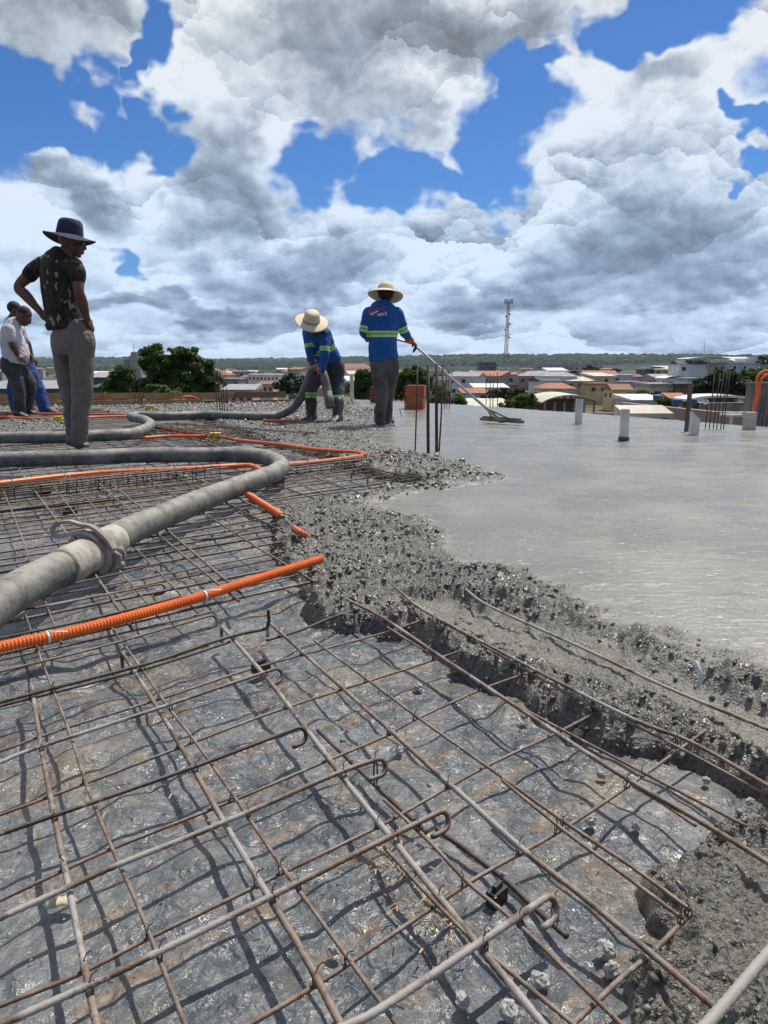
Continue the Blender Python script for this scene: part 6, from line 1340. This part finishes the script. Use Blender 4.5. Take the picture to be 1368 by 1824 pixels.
H_(1262, 1292, 648, 232, 12, 'cream', 'sheet_grey', 'flat', 'cream stepped building attached to the tall white one', 3, 3, name='apartment_building', cat='building')
e = empty('roof_canopy', (P(1253, 640, 228).x, 233, P(1253, 646, 228).z), 'thin white curved canopy on the roof of the tall white building', 'canopy')
mb = MB(); c_ = P(1253, 639, 233); roofmesh(mb, (c_.x, c_.y), 12.0, 9, c_.z, 'barrel', 0, .5, .3); mb.build('canopy_roof', RC['sheet_white'], parent=e)
mb = MB()
for x in (1220, 1236, 1262, 1286): p = P(x, 643, 229); mb.box((p.x, p.y, p.z), (.2, .2, 1.6))
mb.build('post', WC['white'], parent=e)
H_(1286, 1342, 647, 260, 12, 'bluish', 'sheet_white', 'flat', 'long pale lilac building with square windows', 1, 6, name='building', cat='building')
H_(1328, 1353, 640, 262, 8, 'white', 'sheet_white', 'flat', 'white box tower on the long pale lilac building', 1, 2, name='building', cat='building')
H_(1354, 1392, 649, 240, 9, 'bluish', 'sheet_grey', 'flat', 'pale teal building at the right picture edge', 1, 2, name='building', cat='building')
H_(1226, 1290, 676, 190, 8, 'bluish', 'sheet_grey', 'flat', 'pale retaining house wall below the tall white building', wins=False, name='building', cat='building')
H_(1160, 1208, 687, 130, 8, 'cream', 'sheet_grey', 'flat', 'cream house with a low wall, right of the yellow house', 1, 2)
H_(1208, 1233, 687, 128, 6, 'brown', 'dark', 'flat', 'brown balcony house beside the wooden post', 1, 2)
H_(1130, 1186, 712, 90, 7, 'bluish', 'sheet_white', 'shed', 'pale blue low house with a white roof', 1, 4, rise=.4)
H_(1198, 1224, 710, 95, 6, 'yellow', 'tiled', 'gable', 'tiny house with an orange tiled roof left of the wooden post', wins=False, rise=.6)
H_(1235, 1334, 711, 40, 1.4, 'brown', 'sheet_white', 'barrel', 'dark open shed with a thin white curved roof at the right', rise=.22, open_=True, cat='shed', name='shed')
a = P(1108, 724, 25); b_ = P(1302, 726, 19.5)
mb = MB(); cc = (a + b_) / 2; mb.box((cc.x, cc.y, (cc.z - 10) / 2), ((b_ - a).length, .2, cc.z + 10), rz=math.atan2((b_ - a).y, (b_ - a).x)); mb.build('neighbour_wall', WC['pink'], label='long pinkish plastered wall just beyond the slab edge', cat='wall')
H_(1116, 1191, 736, 20.5, .7, 'brown', 'sheet_cream', 'shed', 'cream corrugated awning over a dark opening in front of the pink wall', rise=.17, over=.1, open_=True, cat='awning', name='awning')
def wallbox(x0, x1, yt, Yd, th, m, label, name='garden_wall'):
    a = P(x0, yt, Yd); b_ = P(x1, yt, Yd); zb = T((a.x + b_.x) / 2, Yd) - .5
    mb = MB(); mb.box(((a.x + b_.x) / 2, Yd, (a.z + zb) / 2), (b_.x - a.x, th, a.z - zb)); mb.box(((a.x + b_.x) / 2, Yd, a.z + .022), (b_.x - a.x + .04, th + .05, .04)); mb.build(name, m, label=label, cat='wall')
m_blk = mat('stained_render', (.21, .18, .155), .85, color2=(.16, .135, .115), nscale=2.5)
wallbox(1334, 1425, 685, 13.5, .2, m_blk, 'plain grey-brown wall block behind the orange loop', 'wall_block')
wallbox(1262, 1334, 719, 30, .2, mat('stained_beige_render', (.30, .26, .21), .85, color2=(.17, .15, .12), nscale=1.2), 'stained beige wall below the dark open shed')
wallbox(978, 1110, 737, 48, .2, WC['concrete'], 'low grey yard wall behind the left white stub')
m_tank = mat('blue_water_tank', (.03, .10, .20), .5)
for x, y, Yd, lab in ((1206, 717, 30, 'small dark blue water tank left of the wooden post'), (1233, 716, 29, 'blue water tank right of the wooden post'), (1172, 710, 88, 'little blue tank on the pale blue house')):
    c = P(x, y, Yd); r_ = 9 / F * Yd; e = empty('water_tank', (c.x, c.y, c.z - r_ * .6), lab, 'water tank', 'blue water tanks'); MB().tube([(c.x, c.y, c.z - r_ * .6), (c.x, c.y, c.z + r_ * .5)], [r_ * .85, r_], 18).build('tank_body', m_tank, parent=e, smooth=False); MB().tube([(c.x, c.y, c.z + r_ * .52), (c.x, c.y, c.z + r_ * .68), (c.x, c.y, c.z + r_ * .8)], [r_ * 1.04, r_ * .9, r_ * .3], 18).build('lid', m_tank, parent=e, smooth=False)
for x, y, lab in ((1248, 714, 'left white satellite dish behind the pink wall'), (1257, 716, 'right satellite dish behind the pink wall')):
    c = P(x, y, 28); e = empty('satellite_dish', (c.x, c.y, c.z - .25), lab, 'satellite dish', 'satellite dishes behind the pink wall'); Md = Euler((R(55), 0, R(-30))).to_matrix(); mb = MB(); n = 16; vs = [c - Md @ Vector((0, 0, .02))]
    for r_, z in ((.05, -.01), (.10, .025)): vs += [c + Md @ Vector((r_ * math.cos(2 * math.pi * k / n), r_ * math.sin(2 * math.pi * k / n), z)) for k in range(n)]
    mb.add(vs, [(0, 1 + k, 1 + (k + 1) % n) for k in range(n)] + [(1 + k, 1 + n + k, 1 + n + (k + 1) % n, 1 + (k + 1) % n) for k in range(n)]); o = mb.build('dish', WC['white'], parent=e); o.modifiers.new('t', 'SOLIDIFY').thickness = .01; MB().tube([c, c + Vector((0, .1, -.4))], .02, 6).build('arm', WC['grey'], parent=e)
for i, (x0, x1, y, Yd) in enumerate(((1283, 1331, 739, 13.6), (1288, 1330, 735, 14.4))):
    a = P(x0, y, Yd); b_ = P(x1, y + 1, Yd - .4); mb = MB(); mb.tube([a, (a + b_) / 2 + Vector((0, 0, -.01)), b_], .028, 8); mb.build('white_beam', m_pvc, smooth=True, label=('nearer' if not i else 'farther') + ' of two whitish poles lying across beyond the six starter bars', cat='pole', group='whitish poles beyond the starter bars')
a = P(1303, 743, 13.7); MB().tube([(a.x, a.y, -1.2), (a.x, a.y, a.z + .02)], .03, 8).build('support_pole', m_pvc, label='upright white support pole under the two whitish poles', cat='pole')
# left part
c = P(241, 634, 150); e = empty('water_tower', (c.x, c.y, T(c.x, c.y)), 'grey concrete water tower with a round cap rising behind the left tree', 'water tower')
mb = MB(); mb.tube([(c.x, c.y, T(c.x, c.y)), (c.x, c.y, c.z)], 1.25, 14); mb.build('shaft', WC['grey'], parent=e)
p = P(226, 640, 150); mb = MB(); mb.tube([(p.x, p.y, T(p.x, p.y)), (p.x, p.y, p.z)], .75, 10); mb.tube([(p.x, p.y, p.z + .3), (p.x, p.y, p.z + .5)], 1.0, 12); mb.build('side_tank', WC['grey'], parent=e); MB().tube([(c.x, c.y, c.z), (c.x, c.y, c.z + .7), (c.x, c.y, c.z + .9)], [.9, .8, .1], 12).build('cap', WC['concrete'], parent=e); MB().tube([(c.x - .2, c.y, c.z + .8), (c.x - .2, c.y, c.z + 2.2)], .05, 6).build('aerial', WC['dark'], parent=e)
H_(-30, 100, 692, 110, 14, 'dark', 'sheet_grey', 'gable', 'dark blue-grey warehouse roof behind the two far men', rise=1.0, wins=False, name='warehouse', cat='warehouse')
H_(60, 105, 682, 180, 14, 'bluish', 'dark', 'gable', 'bluish warehouse between the far men and the standing man', rise=1.0, wins=False, name='warehouse', cat='warehouse')
H_(160, 196, 672, 190, 14, 'dark', 'sheet_grey', 'gable', 'dark warehouse just right of the standing man', rise=1.2, wins=False, name='warehouse', cat='warehouse')
H_(160, 186, 690, 120, 10, 'dark', 'dark', 'shed', 'lower dark shed right of the standing man', rise=.8, wins=False, name='warehouse', cat='warehouse')
H_(442, 496, 668, 340, 14, 'white', 'sheet_white', 'flat', 'long white building with blue-grey windows left of the stooping worker', 2, 8, name='building', cat='building')
H_(414, 446, 662, 420, 14, 'grey', 'sheet_white', 'flat', 'grey building right behind the five starter bars', 3, 3, name='building', cat='building')
H_(395, 425, 676, 260, 12, 'concrete', 'sheet_grey', 'flat', 'grey-brown house by the feet of the five starter bars', 2, 3)
H_(458, 486, 684, 230, 10, 'cream', 'brown_tiles', 'shed', 'cream house below the long white building', 1, 3)
H_(530, 548, 694, 120, 8, 'white', 'sheet_white', 'flat', 'small white house at the hose of the stooping worker', 1, 2)
H_(395, 450, 694, 150, 9, 'beige', 'sheet_grey', 'shed', 'beige low house row over the far boards', 1, 4)
H_(722, 756, 668, 230, 12, 'white', 'sheet_white', 'flat', 'white two-storey building above the bricks', 2, 4, name='building', cat='building')
H_(758, 800, 662, 300, 12, 'bluish', 'sheet_grey', 'flat', 'bluish building seen behind the thick starter bars', 2, 4, name='building', cat='building')
# the row houses on the slope between the workers
rg = random.Random(21); k9 = 0
for j in range(5):
    for i in range(7):
        x = 606 + i * 7 + j * 3.2; y = 649.5 + j * 2.3; Yd = 1150 - j * 110; p = P(x, y, Yd); g0 = T(p.x, p.y); w = 4.6
        e = MB(); z = p.z; e.box((p.x, p.y, (z + g0 - 2) / 2), (w, 14, z - g0 + 2), mi=0); n0 = len(e.f); roofmesh(e, (p.x, p.y), w, 14, z + .003, 'shed', 0, 1.6, .3); e.mi[n0:] = [1] * (len(e.f) - n0)
        e.build('row_house', mats=[WC['cream'], RC['brown_tiles']], label='small identical red-roofed row house on the slope between the two workers', cat='house', group='row houses between the workers')
# far filler of the town
used = {}
for i in range(285):
    Yd = rg.choice((rg.uniform(260, 520), rg.uniform(400, 900), rg.uniform(700, 1450))); x = rg.uniform(380, 1340) if rg.random() < .82 else rg.uniform(-20, 230)
    if i > 190: Yd = rg.uniform(230, 520); x = rg.uniform(800, 1240)
    X_ = (x - CX) / F * Yd
    if x < 230 and Yd < 500: continue
    g0 = T(X_, Yd); w = rg.uniform(8, 16); d = rg.uniform(8, 14); h = rg.choice((3.5, 4.2, 6.5, 7.5, 9)) * (1.15 if Yd > 600 else .9); wl = rg.choice(('white', 'white', 'cream', 'grey', 'beige', 'bluish', 'concrete', 'yellow', 'pink')); rf = rg.choice(('tiled', 'tiled', 'sheet_white', 'sheet_grey', 'brown_tiles', 'sheet_cream', 'dark')); rk = rg.choice(('gable', 'flat', 'shed', 'hip')); rz = rg.uniform(-.5, .5)
    if i > 190: w *= .75; d *= .75
    mb = MB(); mb.box((X_, Yd, g0 + h / 2 - 1), (w, d, h + 2), rz=rz, mi=0); n0 = len(mb.f); roofmesh(mb, (X_, Yd), w, d, g0 + h + .003, rk, rz, w * .13, .4); mb.mi[n0:] = [1] * (len(mb.f) - n0); n0 = len(mb.f); M_ = Matrix.Rotation(rz, 3, 'Z')
    for s_ in range(int(h // 3)):
        for j in range(int(w // 3)):
            if rg.random() < .8: mb.box(Vector((X_, Yd, g0 + h - 1.4 - 2.9 * s_)) + M_ @ Vector((-w / 2 + 1.5 + 3 * j, -d / 2 - .02, 0)), (1.2, .1, 1.1), rot=M_)
    mb.mi[n0:] = [2] * (len(mb.f) - n0)
    area_ = 'left part' if x < 400 else 'middle' if x < 800 else 'right part'; far_ = 'nearer' if Yd < 500 else 'far' if Yd < 900 else 'farthest'
    mb.build('house', mats=[WC[wl], RC[rf], m_win], label='%s house with %s roof in the %s of the town, %s rows' % ({'bluish': 'pale blue', 'concrete': 'bare concrete'}.get(wl, wl), cw_[rf], area_, far_), cat='house', group='%s %s-roofed houses of the %s %s rows' % (wl, rf, area_, far_))
for i in range(70):
    Yd = rg.uniform(230, 1400); x = rg.uniform(390, 1340) if rg.random() < .8 else rg.uniform(-20, 240); X_ = (x - CX) / F * Yd; g0 = T(X_, Yd); s_ = rg.uniform(2.5, 4.5)
    V, Fq = leaves([(X_ + rg.uniform(-3, 3), Yd, g0 + 2.2 + s_ * .6, s_, s_, s_ * .75), (X_ + rg.uniform(-5, 5), Yd + 2, g0 + 2 + s_ * .4, s_ * .8, s_ * .8, s_ * .6)], 420, .75, 100 + i, 14)
    e = empty('tree', (X_, Yd, g0), 'small round tree among the distant town houses', 'tree', 'trees among the distant houses'); build_np('crown', V, Fq, m_lfd if i % 3 else m_lf, smooth=False, parent=e); MB().tube([(X_, Yd, g0 - .3), (X_, Yd, g0 + 2.6)], .25, 6).build('trunk', m_bark, parent=e)
# forest on the hills
g = np.random.default_rng(9); N = 9000; dd = g.uniform(1500, 5200, N); a_ = g.uniform(-.55, .55, N); hx, hy = dd * np.sin(a_), dd * np.cos(a_); hz = terr(hx, hy); kp = vnoise(hx / 260, hy / 420, 33) > -.12; hx, hy, hz, dd = hx[kp], hy[kp], hz[kp], dd[kp]; N = len(hx)
octa = np.array([(1, 0, 0), (.3, .95, 0), (-.8, .6, 0), (-.8, -.6, 0), (.3, -.95, 0), (.5, .3, .75), (-.5, .2, .8), (0, -.5, .8), (0, 0, 1.0)]); of = np.array([(0, 1, 5), (1, 6, 5), (1, 2, 6), (2, 3, 6), (3, 7, 6), (3, 4, 7), (4, 0, 7), (0, 5, 7), (5, 6, 8), (6, 7, 8), (7, 5, 8)])
sz = g.uniform(6, 15, N); Vf = octa[None] * (1 + g.uniform(-.3, .3, (N, 9, 1))) * sz[:, None, None] * np.array([1.5, 1.2, .75]) + np.stack([hx, hy, hz - 1], 1)[:, None, :]
build_np('hill_forest', Vf.reshape(-1, 3), (of[None] + (np.arange(N) * 9)[:, None, None]).reshape(-1, 3), mat('far_forest', (.014, .032, .016), .95, color2=(.026, .05, .022), nscale=.01, spec=.1), smooth=False, kind='stuff', label='dark green forest covering the far hills', cat='forest')

# telecom mast
base = P(898, 690, 300); top = P(908, 536, 300); base.z = T(base.x, base.y); ax_ = Vector((top.x - base.x, 0, top.z - base.z)); Hm = ax_.z
top.x = base.x + (top.x - P(897, 690, 300).x) * 0.0 + 0.75; e = empty('telecom_mast', base, 'tall red and white lattice telecom mast with antennas at its top', 'mast')
m_red = mat('mast_red', (.22, .05, .04), .6); m_mw = mat('mast_white', (.30, .24, .22), .6); m_an = mat('antenna_grey', (.10, .10, .10), .6)
ns = 26
for s_ in range(7):
    mb = MB()
    for i in range(int(ns * s_ / 7), int(ns * (s_ + 1) / 7)):
        z0, z1 = i / ns, (i + 1) / ns; w0, w1 = .95 - .5 * z0, .95 - .5 * z1; c0, c1 = base.lerp(top, z0), base.lerp(top, z1)
        for k in range(3):
            a0, a1 = 2 * math.pi * k / 3 + .4, 2 * math.pi * (k + 1) / 3 + .4; f_ = lambda c, w, a: c + Vector((w * math.cos(a), w * math.sin(a), 0))
            mb.tube([f_(c0, w0, a0), f_(c1, w1, a0)], .11, 4); mb.tube([f_(c0, w0, a0), f_(c1, w1, a1)], .055, 4); mb.tube([f_(c0, w0, a0), f_(c0, w0, a1)], .05, 4)
    mb.build('mast_section', m_mw if s_ % 2 == 0 else m_red, parent=e)
mb = MB(); c = top
for k in range(3): a = 2 * math.pi * k / 3; mb.tube([c + Vector((1.5 * math.cos(a), 1.5 * math.sin(a), -.6)), c + Vector((1.5 * math.cos(a + 2.1), 1.5 * math.sin(a + 2.1), -.6))], .08, 4); mb.tube([c, c + Vector((1.5 * math.cos(a), 1.5 * math.sin(a), -.6))], .06, 4)
mb.build('platform', m_an, parent=e)
for k in range(6): a = k * math.pi / 3; MB().box(c + Vector((1.5 * math.cos(a), 1.5 * math.sin(a), -.2)), (.28, .15, 1.9), rz=a).build('panel_antenna', m_an, parent=e)
for (t, s_) in ((.86, .6), (.84, -.8), (.76, .8), (.70, -.9), (.62, .8), (.45, -.9), (.42, .9)): p = base.lerp(top, t); MB().tube([p + Vector((s_, -.5, 0)), p + Vector((s_, -.8, 0))], [.32, .34], 12).build('dish_antenna', m_an, parent=e)
MB().tube([c, c + Vector((.1, 0, 4.6))], [.06, .03], 6).build('lightning_rod', m_an, parent=e)
def aerial(x, yt, yb, Yd, label): a, b_ = P(x, yb, Yd), P(x + .8, yt, Yd); MB().tube([a, b_], [.1 * Yd / 230, .05 * Yd / 230], 5).build('aerial', m_mw, label=label, cat='aerial', smooth=True)
aerial(1254, 603, 640, 233, 'thin pale aerial on the tall white building at the right'); aerial(205, 629, 646, 900, 'thin distant aerial left of the water tower')
# ---- haze
hz_ = MB(); hz_.box((0, 2600, 25), (9000, 13600, 102)); m = bpy.data.materials.new('haze_air'); m.use_nodes = True; n_ = m.node_tree; n_.nodes.clear(); o_ = n_.nodes.new('ShaderNodeOutputMaterial'); v_ = n_.nodes.new('ShaderNodeVolumePrincipled')
v_.inputs['Color'].default_value = (.72, .84, 1.0, 1); v_.inputs['Density'].default_value = 0.00005; v_.inputs['Anisotropy'].default_value = .2; n_.links.new(v_.outputs[0], o_.inputs['Volume'])
HAZE = True
if HAZE: hz_.build('haze', m, kind='stuff', origin=(0, 0, 0))
